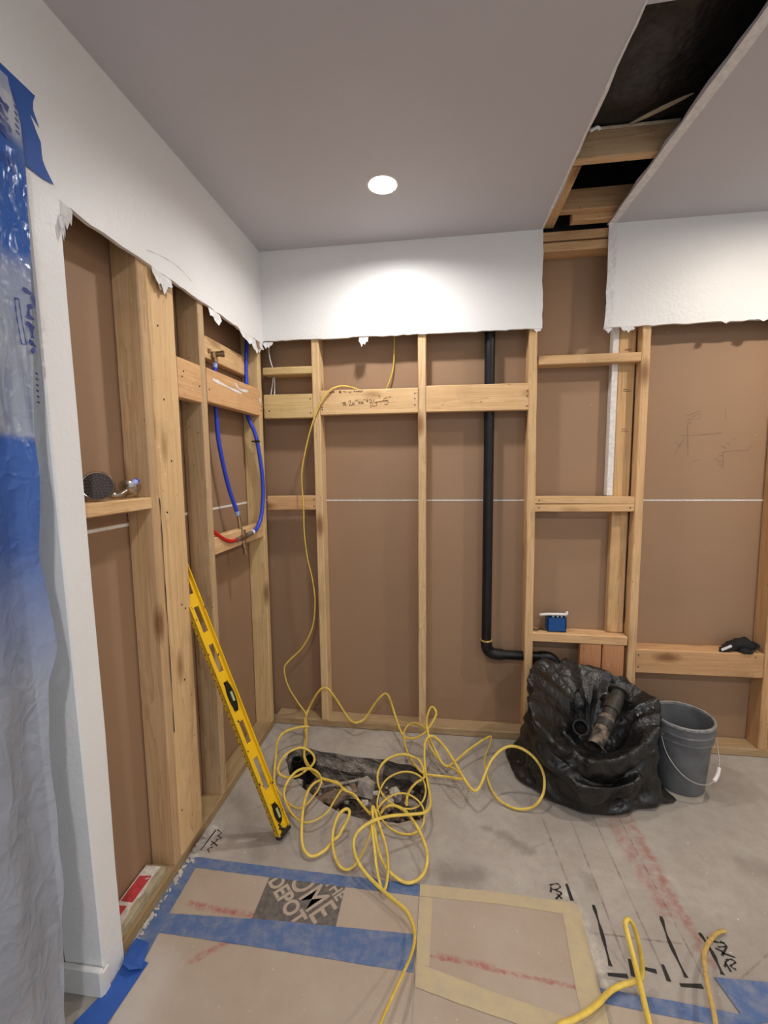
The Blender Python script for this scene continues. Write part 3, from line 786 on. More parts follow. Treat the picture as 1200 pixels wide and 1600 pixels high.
# ---- ceiling with the cut-out strip
hl = [(1.346, 0.0)] + [(p.x, p.y) for p in jag((1.346, 0, 0), (1.366, -0.984, 0), 14, 0.006, (1, 0, 0), rj)] + [(1.366, -0.984)]
hr = [(1.648, -0.99)] + [(p.x, p.y) for p in jag((1.648, -0.99, 0), (1.621, 0, 0), 14, 0.006, (1, 0, 0), rj)] + [(1.621, 0.0)]
poly = [(-0.11, 0.0)] + hl + hr + [(3.7, 0.0), (3.7, -4.3), (-0.11, -4.3)]
LIGHTS = ((0.678, -0.432), (2.42, -0.75), (0.80, -2.55), (2.42, -2.55))
bm = bmesh.new()
loops = [poly] + [[(lx + 0.053 * math.cos(2 * math.pi * k / 32), ly + 0.053 * math.sin(2 * math.pi * k / 32)) for k in range(32)] for lx, ly in LIGHTS]
lv_ = [[bm.verts.new((x, y, ZC)) for x, y in l] for l in loops]
ee = [bm.edges.new((l[i], l[(i + 1) % len(l)])) for l in lv_ for i in range(len(l))]
bmesh.ops.triangle_fill(bm, edges=ee, use_beauty=True)
ex = bmesh.ops.extrude_face_region(bm, geom=bm.faces[:])
bmesh.ops.translate(bm, vec=(0, 0, 0.016), verts=[g for g in ex['geom'] if isinstance(g, bmesh.types.BMVert)])
bm.verts.index_update()
v = [x.co.copy() for x in bm.verts]; f = [tuple(x.index for x in q.verts) for q in bm.faces]; bm.free()
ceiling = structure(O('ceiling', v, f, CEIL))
# ragged paper along the cut
for side, x0, x1 in (('l', 1.343, 1.366), ('r', 1.621, 1.650)):
    pts = [(x0 + (x1 - x0) * t / 12, -0.99 * t / 12 - 0.004) for t in range(13)]
    b = MB()
    sg = -1 if side == 'l' else 1
    w = 0.007 if side == 'l' else 0.030
    ring = [(x + sg * (w + rj.uniform(-.002, .002)), y, ZC - 0.0015) for x, y in pts] + [(x - sg * rj.uniform(-0.001, 0.005), y, ZC - 0.0015) for x, y in pts[::-1]]
    b.add(*slab_vf(ring, (0, 0, 0.0025)))
    b.obj('torn_paper', TORN, ceiling)
b = MB(); b.add(*tube_vf(catmull([(1.366, -0.60, 2.441), (1.385, -0.598, 2.452), (1.395, -0.592, 2.448)]), 0.004, 6)); b.obj('torn_paper', TORN, ceiling)
# framing seen in the opening
AT = (0.95, 0.90, 0.86)
lumber('joist', 1.25, 1.75, -0.435, -0.397, 2.462, 2.552, ceiling, AT)
lumber('joist', 1.335, 1.397, -0.395, 0.02, 2.460, 2.552, ceiling, (0.95, 0.84, 0.74))
lumber('backing_block', 1.38, 1.75, -0.088, -0.050, 2.474, 2.560, ceiling, (0.85, 0.75, 0.68))
lumber('backing_block', 1.46, 1.75, -0.048, -0.004, 2.452, 2.490, ceiling, (0.95, 0.85, 0.75))
# building paper above, slit to show insulation
vs, fs = [], []
for j in range(17):
    for i in range(11):
        x = 1.15 + 0.08 * i; y = -1.25 + 0.85 * j / 16
        vs.append((x, y, 2.562 + 0.014 * noise.noise(Vector((x * 5, y * 4, 1))) + 0.10 * max(0, (-0.6 - y)) * 0.5))
for j in range(16):
    for i in range(10):
        a = j * 11 + i; fs.append((a, a + 1, a + 12, a + 11))
memb = O('building_paper', vs, fs, MEMBRANE, ceiling, smooth=True)
memb['label'] = 'black building paper seen through the ceiling cut'
b = MB()
ring = [(1.530 + 0.150 * t, -0.452 - 0.105 * t + s * 0.011 * math.sin(math.pi * t) ** 0.7, 2.545) for s, ts in ((1, range(9)), (-1, range(8, -1, -1))) for t in [q / 8 for q in ts]]
b.add(*slab_vf(ring[:9] + ring[10:17], (0, 0, 0.004)))
b.obj('insulation_slit', PALE_STRIP, memb)
b = MB()
b.add(*slab_vf([(1.35, -0.437, 2.548), (1.70, -0.437, 2.548), (1.70, -0.442, 2.553), (1.35, -0.442, 2.553)], (0, 0, 0.003))); b.obj('paper_hem', PALE_STRIP, memb)
# added dark box over the opening, keeps world light out from above
b = MB(); b.add(*box_vf(1.0, 2.0, -1.5, 0.15, 2.78, 2.80)); b.add(*box_vf(1.0, 1.02, -1.5, 0.15, 2.459, 2.80)); b.add(*box_vf(1.98, 2.0, -1.5, 0.15, 2.459, 2.80))
b.add(*box_vf(1.0, 2.0, -1.5, -1.48, 2.459, 2.80)); b.add(*box_vf(1.0, 2.0, 0.105, 0.15, 2.44, 2.80))
b.obj('light_block_box', LIGHT_BLOCK, ceiling)

# ---- back wall: painted header left of the gap and right of it
b = MB()
low = jag((0.0, 0, 2.020), (1.352, 0, 2.016), 40, 0.0028, (0, 0, 1), rj)
v, f = slab_vf([(0.0, -0.013, 2.020)] + [(p.x, -0.013, p.z) for p in low] + [(1.352, -0.013, 2.014)] +
               [(p.x, -0.013, p.z) for p in jag((1.352, 0, 2.02), (1.345, 0, 2.44), 14, 0.003, (1, 0, 0), rj)] + [(1.345, -0.013, ZC), (0.0, -0.013, ZC)], (0, 0.013, 0))
b.add(v, f)
low = jag((1.630, 0, 2.003), (3.6, 0, 2.010), 50, 0.003, (0, 0, 1), rj)
v, f = slab_vf([(1.630, -0.016, 2.003)] + [(p.x, -0.016, p.z) for p in low] + [(3.6, -0.016, 2.010), (3.6, -0.016, ZC), (1.627, -0.016, ZC)] +
               [(p.x, -0.016, p.z) for p in jag((1.627, 0, 2.44), (1.630, 0, 2.01), 14, 0.003, (1, 0, 0), rj)], (0, 0.016, 0))
b.add(v, f)
wall_back = structure(b.obj('wall_back', PAINT))
# layered torn edge of the right header
ring = [(1.617, -0.020, 2.000), (1.650, -0.020, 2.004)] + [(1.655 + rj.uniform(-.004, .004), -0.020, 2.05 + 0.39 * t / 8) for t in range(8)] + [(1.655, -0.020, ZC - 0.001), (1.621, -0.020, ZC - 0.001)] + \
       [(1.621 + rj.uniform(-.003, .003), -0.020, 2.40 - 0.39 * t / 8) for t in range(8)]
v, f = slab_vf(ring, (0, 0.003, 0)); O('torn_paper', v, f, TORN, wall_back)
for a, c, dp in (((1.615, -0.014, 2.006), (1.650, -0.016, 2.004), 0.028), ((1.69, -0.014, 2.006), (1.745, -0.014, 2.006), 0.028), ((2.10, -0.015, 2.008), (2.125, -0.015, 2.008), 0.016),
                 ((2.235, -0.015, 2.010), (2.275, -0.015, 2.010), 0.014), ((0.500, -0.012, 2.016), (0.545, -0.012, 2.016), 0.045), ((0.018, -0.012, 2.016), (0.065, -0.012, 2.014), 0.030),
                 ((1.315, -0.012, 2.013), (1.345, -0.012, 2.013), 0.016)):
    flap(a, c, dp, (0, -1, 0), wall_back, rj)
# bare brown drywall of the next room, two sheets with the white seam between
for z0, z1 in ((0.0, 1.2150), (1.2225, 2.444)):
    v, f = box_vf(-0.10, 3.6, D, D + 0.0127, z0, z1, 0.001); O('drywall_panel', v, f, BROWN, wall_back)
v, f = box_vf(-0.0889, 3.6, D - 0.0015, D + 0.012, 1.2155, 1.2220); O('drywall_seam', v, f, SEAM, wall_back)
b = MB()
for s_ in PENCIL: b.add(*stroke_vf([(p[0], D, p[1]) for p in s_], 0.0035, (0, -1, 0)))
b.obj('pencil_sketch', PENCIL_M, wall_back)

PALE = (1.02, 0.98, 0.90); MID = (0.97, 0.90, 0.82); GREY = (0.80, 0.79, 0.76); RED = (0.80, 0.53, 0.42); GREEN_LIGHT_TINT = (0.97, 1.0, 0.80); ORNG = (1.0, 0.87, 0.74)  # the green tint puts the corner's greenish light into the wood colour
lumber('bottom_plate', 0.0, 1.335, 0.0, D, 0.001, 0.039, wall_back, (0.62, 0.61, 0.57), rough_edge=0.0008, seg=24)
lumber('bottom_plate', 1.84, 3.5, 0.0, D, 0.001, 0.039, wall_back, (0.62, 0.59, 0.54), rough_edge=0.0008, seg=24)
for z in (2.352, 2.398):
    lumber('top_plate', 0.0, 3.5, 0.001, D - 0.001, z, z + 0.0385, wall_back, (0.92, 0.83, 0.74), seg=30)
stud = lambda x, lean=0.0, tint=MID, z0=0.040, z1=2.35, bow=0.0, re=0.0, lb=None: lumber('stud', x, x + 0.0381, 0.0, D - 0.001, z0, z1, wall_back, tint, bow, lean, re, 22, lb)
stud(0.2565, -0.006, (1.05, 1.04, 0.94))
stud(0.7825, 0.002, PALE, re=0.0012, lb='middle stud with a ragged bark edge')
stud(1.3015, -0.018, (1.0, 0.93, 0.80), bow=0.004, re=0.0015, lb='stud with dark bark along its edge')
stud(1.7895, -0.006, (1.0, 0.90, 0.78))
stud(2.385, -0.01, (0.88, 0.74, 0.60))
stud(2.95, 0.0, MID)
# flat post behind the right-hand bay and the white strip on it
lumber('post', 1.7085, 1.7835, 0.050, D - 0.001, 0.57, 2.35, wall_back, (0.93, 0.83, 0.68), label='flat post with lumber stamps')
vs, fs = box_vf(1.6805, 1.7075, 0.0462, D - 0.001, 1.2435, 2.35, 0.002); o = O('painted_strip', vs, fs, SEAM, wall_back); o['label'] = 'white plaster-smeared strip'
b = MB()
for z, w in ((1.92, 0.03), (1.915, 0.025), (1.73, 0.032), (1.738, 0.02), (1.545, 0.03), (1.555, 0.018)):
    b.add(*box_vf(1.735, 1.735 + w, 0.0493, 0.0497, z, z + 0.0022))
b.obj('lumber_stamp', BROWN_INK, wall_back)
b = MB(); b.add(*stroke_vf([(1.7865, 0.0497, 0.62), (1.786, 0.0497, 0.9), (1.7875, 0.0497, 1.2), (1.786, 0.0497, 1.6), (1.7865, 0.0497, 2.0)], 0.006, (0, -1, 0))); b.obj('painted_gap_shade', INK, wall_back)  # dark stroke painted as the shade between post and stud

def block(x0, x1, z0, z1, tint, y1=0.0381, y0=0.0, lb=None):
    return lumber('blocking', x0, x1, y0, y1, z0, z1, wall_back, tint, 0, rj.uniform(-0.003, 0.003), 0.0004, 12, lb)
block(0.001, 0.2555, 1.8585, 1.8955, GREEN_LIGHT_TINT, D - 0.002)
block(0.001, 0.2555, 1.642, 1.7615, GREEN_LIGHT_TINT)
note = block(0.2955, 0.782, 1.6525, 1.7725, (1.06, 1.0, 0.88), lb='blocking board with a handwritten measurement')
b = MB()
for s_ in NOTE: b.add(*stroke_vf([(p[0], 0.0, p[1]) for p in s_], 0.0028, (0, -1, 0), 0.0012, 3))
b.obj('handwriting', BROWN_INK, note)
b = MB()
for k in range(13):
    x = 0.325 + 0.195 * (k + rj.uniform(-0.4, 0.4)) / 13; w = rj.uniform(0.004, 0.014)
    b.add(*stroke_vf([(x, 0, 1.7685 - rj.uniform(0, 0.004)), (x + w * 0.6, 0, 1.7655 - rj.uniform(0, 0.008)), (x + w, 0, 1.768 - rj.uniform(0, 0.006))], rj.uniform(0.0025, 0.006), (0, -1, 0), 0.0012))
b.obj('smudge', BROWN_INK, note)
block(0.8215, 1.3025, 1.6525, 1.7775, (1.04, 0.95, 0.82))
block(0.001, 0.2585, 1.175, 1.2485, (0.95, 0.80, 0.67))
block(1.3425, 1.788, 1.855, 1.8955, (1.0, 0.90, 0.78), D - 0.002)
block(1.337, 1.788, 1.1705, 1.2055, (1.0, 0.88, 0.74), 0.049)
block(1.337, 1.788, 1.2075, 1.2430, (1.0, 0.90, 0.77), 0.049)
block(1.334, 1.786, 0.523, 0.5675, (1.0, 0.88, 0.76), D - 0.002, lb='lumber shelf under the blue box')
block(1.829, 2.384, 0.3905, 0.508, (0.86, 0.70, 0.58), 0.0885, lb='thick rail board holding the glove')
for x in (1.572, 1.677):
    lumber('cripple_stud', x, x + 0.0985, 0.002, 0.04, 0.001, 0.5215, wall_back, RED, label='reddish short stud behind the trash bag')
# nail heads
b = MB()
for x, z in ((0.245, 1.665), (0.245, 1.735), (0.25, 1.195), (0.25, 1.23), (0.768, 1.69), (0.768, 1.72), (0.768, 1.745), (0.305, 1.68), (0.305, 1.69), (1.295, 1.74), (1.295, 1.715), (1.295, 1.67), (1.84, 0.42), (1.84, 0.48), (0.028, 1.68), (1.36, 1.19), (1.36, 1.225), (1.77, 1.19)):
    b.add(*lathe_vf([(0.0033, 0), (0.0033, 0.0012)], (x, -0.0004, z), (0, -1, 0), 8))
b.obj('nail', INK, wall_back)['kind'] = 'stuff'

# ---- left wall: header, end strip beside the doorway, wall above and beyond the doorway
b = MB()
low = jag((0, -1.192, 2.020), (0, 0.0, 2.003), 40, 0.0035, (0, 0, 1), rj)
v, f = slab_vf([(0.013, -1.192, 2.020)] + [(0.013, p.y, p.z) for p in low] + [(0.013, 0.0, 2.003), (0.013, 0.0, ZC), (0.013, -1.192, ZC)], (-0.013, 0, 0))
b.add(v, f)
# end of the wall: a strip of full thickness, a touch out of plumb
zz = [0.0, 0.3, 0.7, 1.1, 1.5, 1.8, 2.09]
ring = lambda z: [(0.013, -1.192 + (rj.uniform(-.003, .003) + 0.012 * (1 - z / 2.02) if z < 1.7 else 0)), (0.013, -1.249 - 0.029 * z / 2.03 + 0.004), (0.009, -1.249 - 0.029 * z / 2.03), (-0.099, -1.252 - 0.029 * z / 2.03), (-0.099, -1.192), (-0.091, -1.192)]
vs = []; fs = []
for z in zz:
    vs += [(x, y, z) for x, y in ring(z)]
n = 6
for i in range(len(zz) - 1):
    for k in range(n): fs.append((i * n + k, i * n + (k + 1) % n, (i + 1) * n + (k + 1) % n, (i + 1) * n + k))
fs.append(tuple(range(n))); fs.append(tuple((len(zz) - 1) * n + k for k in range(n)))
b.add(vs, fs)
b.add(*box_vf(-0.112, 0.013, -2.15, -1.192, 2.09, ZC)); b.add(*box_vf(-0.112, 0.013, -4.3, -2.15, 0.0, ZC))
wall_left = structure(b.obj('wall_left', PAINT))
for z0, z1 in ((0.0, 1.2150), (1.2225, 2.444)):
    v, f = box_vf(-D - 0.0127, -D, -1.195, 0.10, z0, z1, 0.001); O('drywall_panel', v, f, BROWN, wall_left)
v, f = box_vf(-D - 0.012, -D + 0.0015, -1.19, -0.04, 1.2135, 1.2235); O('drywall_seam', v, f, SEAM, wall_left)
for y, z, k in ((-1.15, 1.19, 1), (-1.115, 1.19, -1)):
    b = MB(); b.add(*stroke_vf([(-D, -1.10 - 0.02 * k, 1.02), (-D, -1.09 + 0.005 * k, 1.15)], 0.003, (1, 0, 0))); b.obj('pencil_sketch', PENCIL_M, wall_left)
flap((0.013, -1.194, 2.025), (0.013, -1.155, 2.020), 0.050, (-0.4, 0, 0), wall_left, rj)
flap((0.013, -1.199, 1.99), (0.013, -1.186, 1.99), 0.055, (0.5, -0.2, 0), wall_left, rj)
flap((0.012, -0.86, 2.016), (0.012, -0.76, 2.014), 0.050, (0.3, 0, 0), wall_left, rj, 9)
flap((0.012, -0.85, 2.00), (0.012, -0.765, 1.995), 0.045, (0.2, 0, 0), wall_left, rj, 9, BROWN)
flap((0.012, -0.53, 2.010), (0.012, -0.44, 2.008), 0.045, (0.5, 0, 0), wall_left, rj, 9)
flap((0.012, -0.27, 2.008), (0.012, -0.15, 2.006), 0.045, (0.6, 0, 0), wall_left, rj, 9)
flap((0.012, -0.17, 2.006), (0.012, -0.02, 2.003), 0.055, (0.6, 0, 0), wall_left, rj, 11)
flap((0.013, -0.10, 2.005), (0.013, -0.06, 2.004), 0.050, (0.5, 0, 0), wall_left, rj, 5, BROWN)
lumber('bottom_plate', -D + 0.001, 0.0, -1.19, -0.001, 0.001, 0.039, wall_left, (0.54, 0.53, 0.45), rough_edge=0.001, seg=24)
lumber('top_plate', -D + 0.001, -0.001, -1.19, -0.001, 2.36, 2.44, wall_left, MID)
ls = lambda y0, y1, tint, x0=-D + 0.001, x1=0.0, z1=2.358, re=0.0, lean=0.0, lb=None: lumber('stud', x0, x1, y0, y1, 0.040, z1, wall_left, tint, 0, lean, re, 22, lb)
ls(-0.9135, -0.8765, (0.84, 0.77, 0.70))  # greyer wood tint stands in for the shade on its side face
ls(-0.8755, -0.7365, (1.06, 1.0, 0.86), -0.0381, re=0.0005, lb='wide board nailed flat in the left wall')
ls(-0.5850, -0.5465, (0.78, 0.76, 0.72), re=0.001, lb='grey weathered stud left of the shower valve')
ls(-0.0570, -0.0190, (1.0, 1.0, 0.84), lb='corner stud in greenish light')  # greenish light of the corner is put into this tint
bl = lambda y0, y1, z0, z1, tint, x0=-0.0381, x1=0.0, lb=None: lumber('blocking', x0, x1, y0, y1, z0, z1, wall_left, tint, 0, 0, 0.0004, 12, lb)
bl(-1.186, -0.9145, 1.269, 1.306, (1.05, 0.95, 0.82), -D + 0.002, lb='lumber shelf under the shower head')
bl(-0.7355, -0.5860, 1.640, 1.779, (1.0, 0.84, 0.70))
bl(-0.5455, -0.0200, 1.650, 1.782, (0.98, 0.82, 0.68), lb='board scarred with white plaster')
bl(-0.5455, -0.0575, 1.840, 1.930, (1.0, 0.93, 0.80), -0.0870, -0.0490)
bl(-0.5455, -0.0580, 1.045, 1.117, (1.05, 0.96, 0.84), -0.0421, -0.004, lb='board behind the shower valve')
b = MB()
for p in (((0, -0.50, 1.745), (0, -0.36, 1.735), (0, -0.25, 1.73)), ((0, -0.31, 1.765), (0, -0.27, 1.745), (0, -0.18, 1.75)), ((0, -0.055, 1.74), (0, -0.05, 1.715), (0, -0.045, 1.735))):
    b.add(*stroke_vf(p, 0.012, (1, 0, 0), 0.001, 3))
b.obj('plaster_smear', TORN, wall_left)
b = MB()
for y, z in ((-0.70, 1.735), (-0.71, 1.715), (-0.60, 1.70), (-0.53, 1.70), (-0.035, 1.70), (-0.035, 1.68), (-0.82, 1.62), (-0.80, 1.42), (-0.84, 1.25), (-0.79, 0.92), (-0.77, 0.90), (-0.8, 0.65), (-0.83, 1.85), (-0.86, 0.2)):
    b.add(*lathe_vf([(0.0035, 0), (0.0035, 0.0012)], (-0.0002, y, z), (1, 0, 0), 8))
b.obj('nail', INK, wall_left)['kind'] = 'stuff'
b = MB(); b.add(*stroke_vf([(0, -0.8765, 1.30), (0, -0.8755, 1.20), (0, -0.876, 1.0), (0, -0.8755, 0.75), (0, -0.876, 0.5)], 0.005, (1, 0, 0), 0.0016)); b.obj('painted_gap_shade', INK, wall_left)  # dark stroke painted as shade along the joint of the two boards
# hair stuck to the painted header
b = MB(); b.add(*stroke_vf([(0.013, -0.88, 2.055), (0.013, -0.80, 2.07), (0.013, -0.72, 2.075), (0.013, -0.64, 2.06)], 0.0014, (1, 0, 0))); b.obj('pencil_sketch', PENCIL_M, wall_left)
# baseboard left at the wall end
b = MB()
b.add(*box_vf(-0.105, 0.018, -1.268, -1.2535, 0.0, 0.078, 0.003)); b.add(*box_vf(0.0135, 0.021, -1.262, -1.238, 0.0, 0.07, 0.002))
structure(b.obj('baseboard_left', TRIM))
# right-hand side of the room and the hall behind the doorway (outside the picture or glimpsed through the film)
v, f = box_vf(3.6, 3.7, -4.3, 0.1, 0, ZC); structure(O('wall_right', v, f, PAINT))
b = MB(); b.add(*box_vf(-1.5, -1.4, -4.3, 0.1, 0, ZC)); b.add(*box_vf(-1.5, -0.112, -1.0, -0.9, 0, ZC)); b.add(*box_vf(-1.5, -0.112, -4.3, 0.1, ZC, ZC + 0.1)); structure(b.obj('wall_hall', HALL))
# ================================================================ THINGS
# ---- ceiling lights
def ceiling_light(x, y, k, label):
    r = empty('ceiling_light', (x, y, ZC - 0.012))
    tag(r, label, 'light', 'recessed ceiling lights')
    dp = 0.030 if k == 0 else 0.013          # how deep the lens sits in its can
    v, f = lathe_vf([(0.0460, dp), (0.0505, 0.012), (0.0525, 0.010), (0.0590, 0.0095), (0.0620, 0.0115), (0.0535, 0.0122), (0.0515, 0.014), (0.0475, dp + 0.003)], (x, y, ZC - 0.012), n=40, closed=True)
    O('trim_ring', v, f, WHITE, r, smooth=True, auto=40)
    v, f = lathe_vf([(0.0, dp + 0.001), (0.025, dp + 0.001), (0.0460, dp + 0.001)], (x, y, ZC - 0.012), n=32)
    O('diffuser', v, f, GLOW[k], r)
    ld = bpy.data.lights.new('lamp', 'AREA'); ld.shape = 'DISK'; ld.size = 0.086; ld.energy = LAMP[k]; ld.color = LAMP_COL[k]; ld.spread = math.radians(178)
    lo = bpy.data.objects.new('lamp', ld); COL.objects.link(lo); lo.parent = r; lo.location = (0, 0, dp - 0.001)
    return r
ceiling_light(0.678, -0.432, 0, 'lit round recessed ceiling light near the back corner')
ceiling_light(2.42, -0.75, 1, 'lit recessed ceiling light outside the picture to the right')
ceiling_light(0.80, -2.55, 2, 'lit recessed ceiling light behind the camera on the left')
ceiling_light(2.42, -2.55, 3, 'lit recessed ceiling light behind the camera on the right')

# ---- spirit level leaning in the left wall bay
A0 = Vector((0.303, -0.742, 0.012)); LD = Vector((-0.334, 0.0, 0.9425)).normalized()
WD = Vector((0.37, 0.93, 0)); WD = (WD - LD * WD.dot(LD)).normalized(); TD = WD.cross(LD).normalized()   # TD points to the room side of the web
if TD.x < 0: TD = -TD
LEN, WID, TH = 1.21, 0.058, 0.025
base = A0
def lv(b, s0, s1, w0, w1, t0, t1, k=0):
    v, f = box_vf(s0, s1, w0, w1, t0, t1)
    b.add([base + LD * p.x + WD * p.y + TD * p.z for p in v], f, k)
root = empty('spirit_level', tuple(A0))
tag(root, 'yellow metal spirit level leaning against the left wall studs', 'level')
b = MB()
lv(b, 0.012, LEN - 0.006, 0.0, 0.004, -TH / 2, TH / 2)            # ruled edge flange
lv(b, 0.012, LEN - 0.006, WID - 0.004, WID, -TH / 2, TH / 2)      # back flange
slots = [(0.185, 0.315), (0.375, 0.465), (0.665, 0.775), (0.825, 0.925), (0.975, 1.065)]
holes = [(0.045, 0.125)] + slots[:2] + [(0.505, 0.625)] + slots[2:] + [(1.10, 1.16)]
s = 0.012
lv(b, 0.012, LEN - 0.006, 0.004, 0.021, -0.003, 0.003)            # web along the rule
lv(b, 0.012, LEN - 0.006, 0.042, WID - 0.004, -0.003, 0.003)      # web along the back
for h0, h1 in holes:
    lv(b, s, h0, 0.021, 0.042, -0.003, 0.003); s = h1
lv(b, s, LEN - 0.006, 0.021, 0.042, -0.003, 0.003)
body = b.obj('body', YELLOW, root)
b = MB(); lv(b, 0.012, LEN - 0.006, -0.0006, 0.0, -TH / 2 + 0.001, TH / 2 - 0.001); sc = b.obj('ruled_edge', YELLOW_DULL, root)
b = MB()
for i in range(6, 190):
    s = i * 0.00635
    w = 0.011 if i % 4 == 0 else (0.007 if i % 2 == 0 else 0.0045)
    lv(b, s, s + 0.0012, -0.0011, -0.0006, TH / 2 - 0.001 - w, TH / 2 - 0.001)
    if i % 4 == 2: lv(b, s - 0.003, s + 0.003, -0.0011, -0.0006, -TH / 2 + 0.004, -TH / 2 + 0.0085)
o = b.obj('scale_marks', INK, root); o['kind'] = 'stuff'
for s0, s1, nm in ((0.045, 0.125, 'vial_holder'), (0.505, 0.625, 'vial_holder'), (1.10, 1.16, 'vial_holder')):
    b = MB()
    m_ = (s0 + s1) / 2; hw = (s1 - s0) / 2
    ring = []
    for q in range(24):
        a = 2 * math.pi * q / 24
        ring.append(base + LD * (m_ + math.cos(a) * hw * 0.98) + WD * (0.0315 + math.sin(a) * 0.0145) + TD * (-0.006))
    b.add(*slab_vf(ring, TD * 0.013))
    vh = b.obj(nm, BLACK, root)
    b = MB(); b.add(*tube_vf([base + LD * (m_ - 0.018) + WD * 0.033 + TD * 0.008, base + LD * (m_ + 0.018) + WD * 0.033 + TD * 0.008], 0.005, 8)); b.obj('vial', VIAL, vh)
b = MB(); lv(b, 0.0, 0.012, -0.0005, WID + 0.0005, -TH / 2 - 0.0005, TH / 2 + 0.0005); b.obj('end_cap', INK, root)
b = MB(); lv(b, LEN - 0.006, LEN, -0.0005, WID + 0.0005, -TH / 2 - 0.0005, TH / 2 + 0.0005); b.obj('end_cap', INK, root)

# ---- yellow cable
b = MB()
for i, p in enumerate(CABLE_MAIN):
    b.add(*tube_vf(catmull(p, 7), 0.0058, 10, ry=0.0037))
cab = tag(b.obj('electrical_cable', CABLE, smooth=True), 'long yellow electrical cable looping down the back wall and tangled over the floor hole', 'cable')
v, f = tube_vf(catmull(CABLE_LOOP, 7), 0.0072, 10, ry=0.0046)
tag(O('electrical_cable', v, f, CABLE, smooth=True), 'yellow cable bent into a tight upright hairpin at the bottom right', 'cable')
v, f = tube_vf(catmull(CABLE_END, 7), 0.0060, 10, ry=0.0042)
tag(O('electrical_cable', v, f, CABLE_DULL, smooth=True), 'dull tan cable end curving up beside the marker writing at lower right', 'cable')

# ---- trash bag
BC = Vector((1.56, -0.235, 0.0))
def periodic(tab):
    tab = sorted(tab)
    def g(a):
        a %= 360
        n = len(tab)
        for i in range(n):
            a0 = tab[i][0]; a1 = tab[(i + 1) % n][0] + (360 if i == n - 1 else 0)
            aa = a if a >= tab[0][0] else a + 360
            if a0 <= aa <= a1:
                t = (aa - a0) / (a1 - a0); t = t * t * (3 - 2 * t)
                return [x + (y - x) * t for x, y in zip(tab[i][1:], tab[(i + 1) % n][1:])]
    return g
g_base = periodic([(0, .262), (30, .195), (60, .185), (90, .185), (120, .205), (148, .275), (162, .345), (174, .325), (188, .310), (212, .255), (241, .232), (265, .214), (302, .205), (325, .248), (340, .310), (350, .280)])
g_belly = periodic([(0, .248), (40, .20), (90, .185), (130, .225), (164, .285), (185, .292), (212, .305), (240, .285), (265, .255), (302, .235), (335, .255), (345, .255)])
g_rim = periodic([(0, .248, .385), (30, .215, .405), (60, .190, .425), (90, .180, .440), (115, .190, .465), (140, .205, .470), (165, .235, .455), (185, .262, .43), (200, .285, .400), (212, .305, .35), (226, .298, .290), (248, .248, .245), (270, .210, .235), (292, .195, .245), (318, .215, .275), (335, .236, .320), (347, .246, .36)])
g_mouth = periodic([(0, .19, .36), (40, .165, .37), (80, .11, .375), (120, .08, .37), (160, .085, .34), (200, .105, .29), (225, .13, .25), (250, .135, .215), (270, .13, .205), (300, .125, .21), (325, .145, .25), (345, .18, .32)])
NA, rows = 260, []
def bag_pt(a, t):
    ar = math.radians(a)
    st = [(0.0, 0.004), (g_base(a)[0], 0.004), (g_base(a)[0] * 0.55 + g_belly(a)[0] * 0.47, 0.055), (g_belly(a)[0], 0.14), (g_rim(a)[0] * 0.965 + 0.004, g_rim(a)[1] - 0.085 - 0.03 * math.sin(ar * 3)), (g_rim(a)[0] + 0.009, g_rim(a)[1] - 0.040), tuple(g_rim(a)), tuple(g_mouth(a)), (g_mouth(a)[0] * 0.7, g_mouth(a)[1] - 0.05), (0.0, 0.21)]
    k = t * (len(st) - 1); i = min(int(k), len(st) - 2); u = k - i
    p = [st[max(i - 1, 0)], st[i], st[i + 1], st[min(i + 2, len(st) - 1)]]
    if i == 0 or i >= 8:
        r = p[1][0] + (p[2][0] - p[1][0]) * u; z = p[1][1] + (p[2][1] - p[1][1]) * u
    else:
        cr = lambda q: 0.5 * ((2 * p[1][q]) + (p[2][q] - p[0][q]) * u + (2 * p[0][q] - 5 * p[1][q] + 4 * p[2][q] - p[3][q]) * u * u + (3 * p[1][q] - p[0][q] - 3 * p[2][q] + p[3][q]) * u ** 3)
        r, z = cr(0), cr(1)
    v = Vector((math.cos(ar) * r, math.sin(ar) * r, z))
    # folds and crumples
    q = v * 1.0
    w = min(1.0, max(0.0, (t - 0.11) * 9))
    ridge = lambda s, o: 1 - abs(noise.noise(Vector((q.x * s + o, q.y * s, q.z * s)))) * 2
    warp = Vector((noise.noise(q * 5), noise.noise(q * 5 + Vector((7, 0, 0))), noise.noise(q * 5 + Vector((0, 9, 0))))) * 0.09
    q = q + warp
    side = math.sin(a / 360 * 2 * math.pi * 9 + 5 * noise.noise(q * 3) + v.z * 14)      # long drapes down the sides
    d = 0.026 * (ridge(5.5, 0) - 0.5) + 0.012 * (ridge(11, 4) - 0.5) + 0.002 * (ridge(30, 2) - 0.5)
    drape = math.sin(ar * 24 + 9 * noise.noise(q * 2.5) + v.z * 30)
    d += (0.009 * side + 0.0030 * drape) * (1.0 if 0.14 < t < 0.45 else 0.35)
    d += 0.0025 * (ridge(22, 9) ** 3 if ridge(22, 9) > 0 else 0)
    v += Vector((math.cos(ar), math.sin(ar), 0.55)) * d * w
    v.z = max(v.z, 0.004)
    return BC + v
vs, fs = [], []
NT = 110
for j in range(1, NT):
    for k in range(NA): vs.append(bag_pt(k * 360 / NA, j / NT))
for j in range(NT - 2):
    for k in range(NA): fs.append((j * NA + k, j * NA + (k + 1) % NA, (j + 1) * NA + (k + 1) % NA, (j + 1) * NA + k))
fs.append(tuple(range(NA))[::-1]); fs.append(tuple((NT - 2) * NA + k for k in range(NA)))
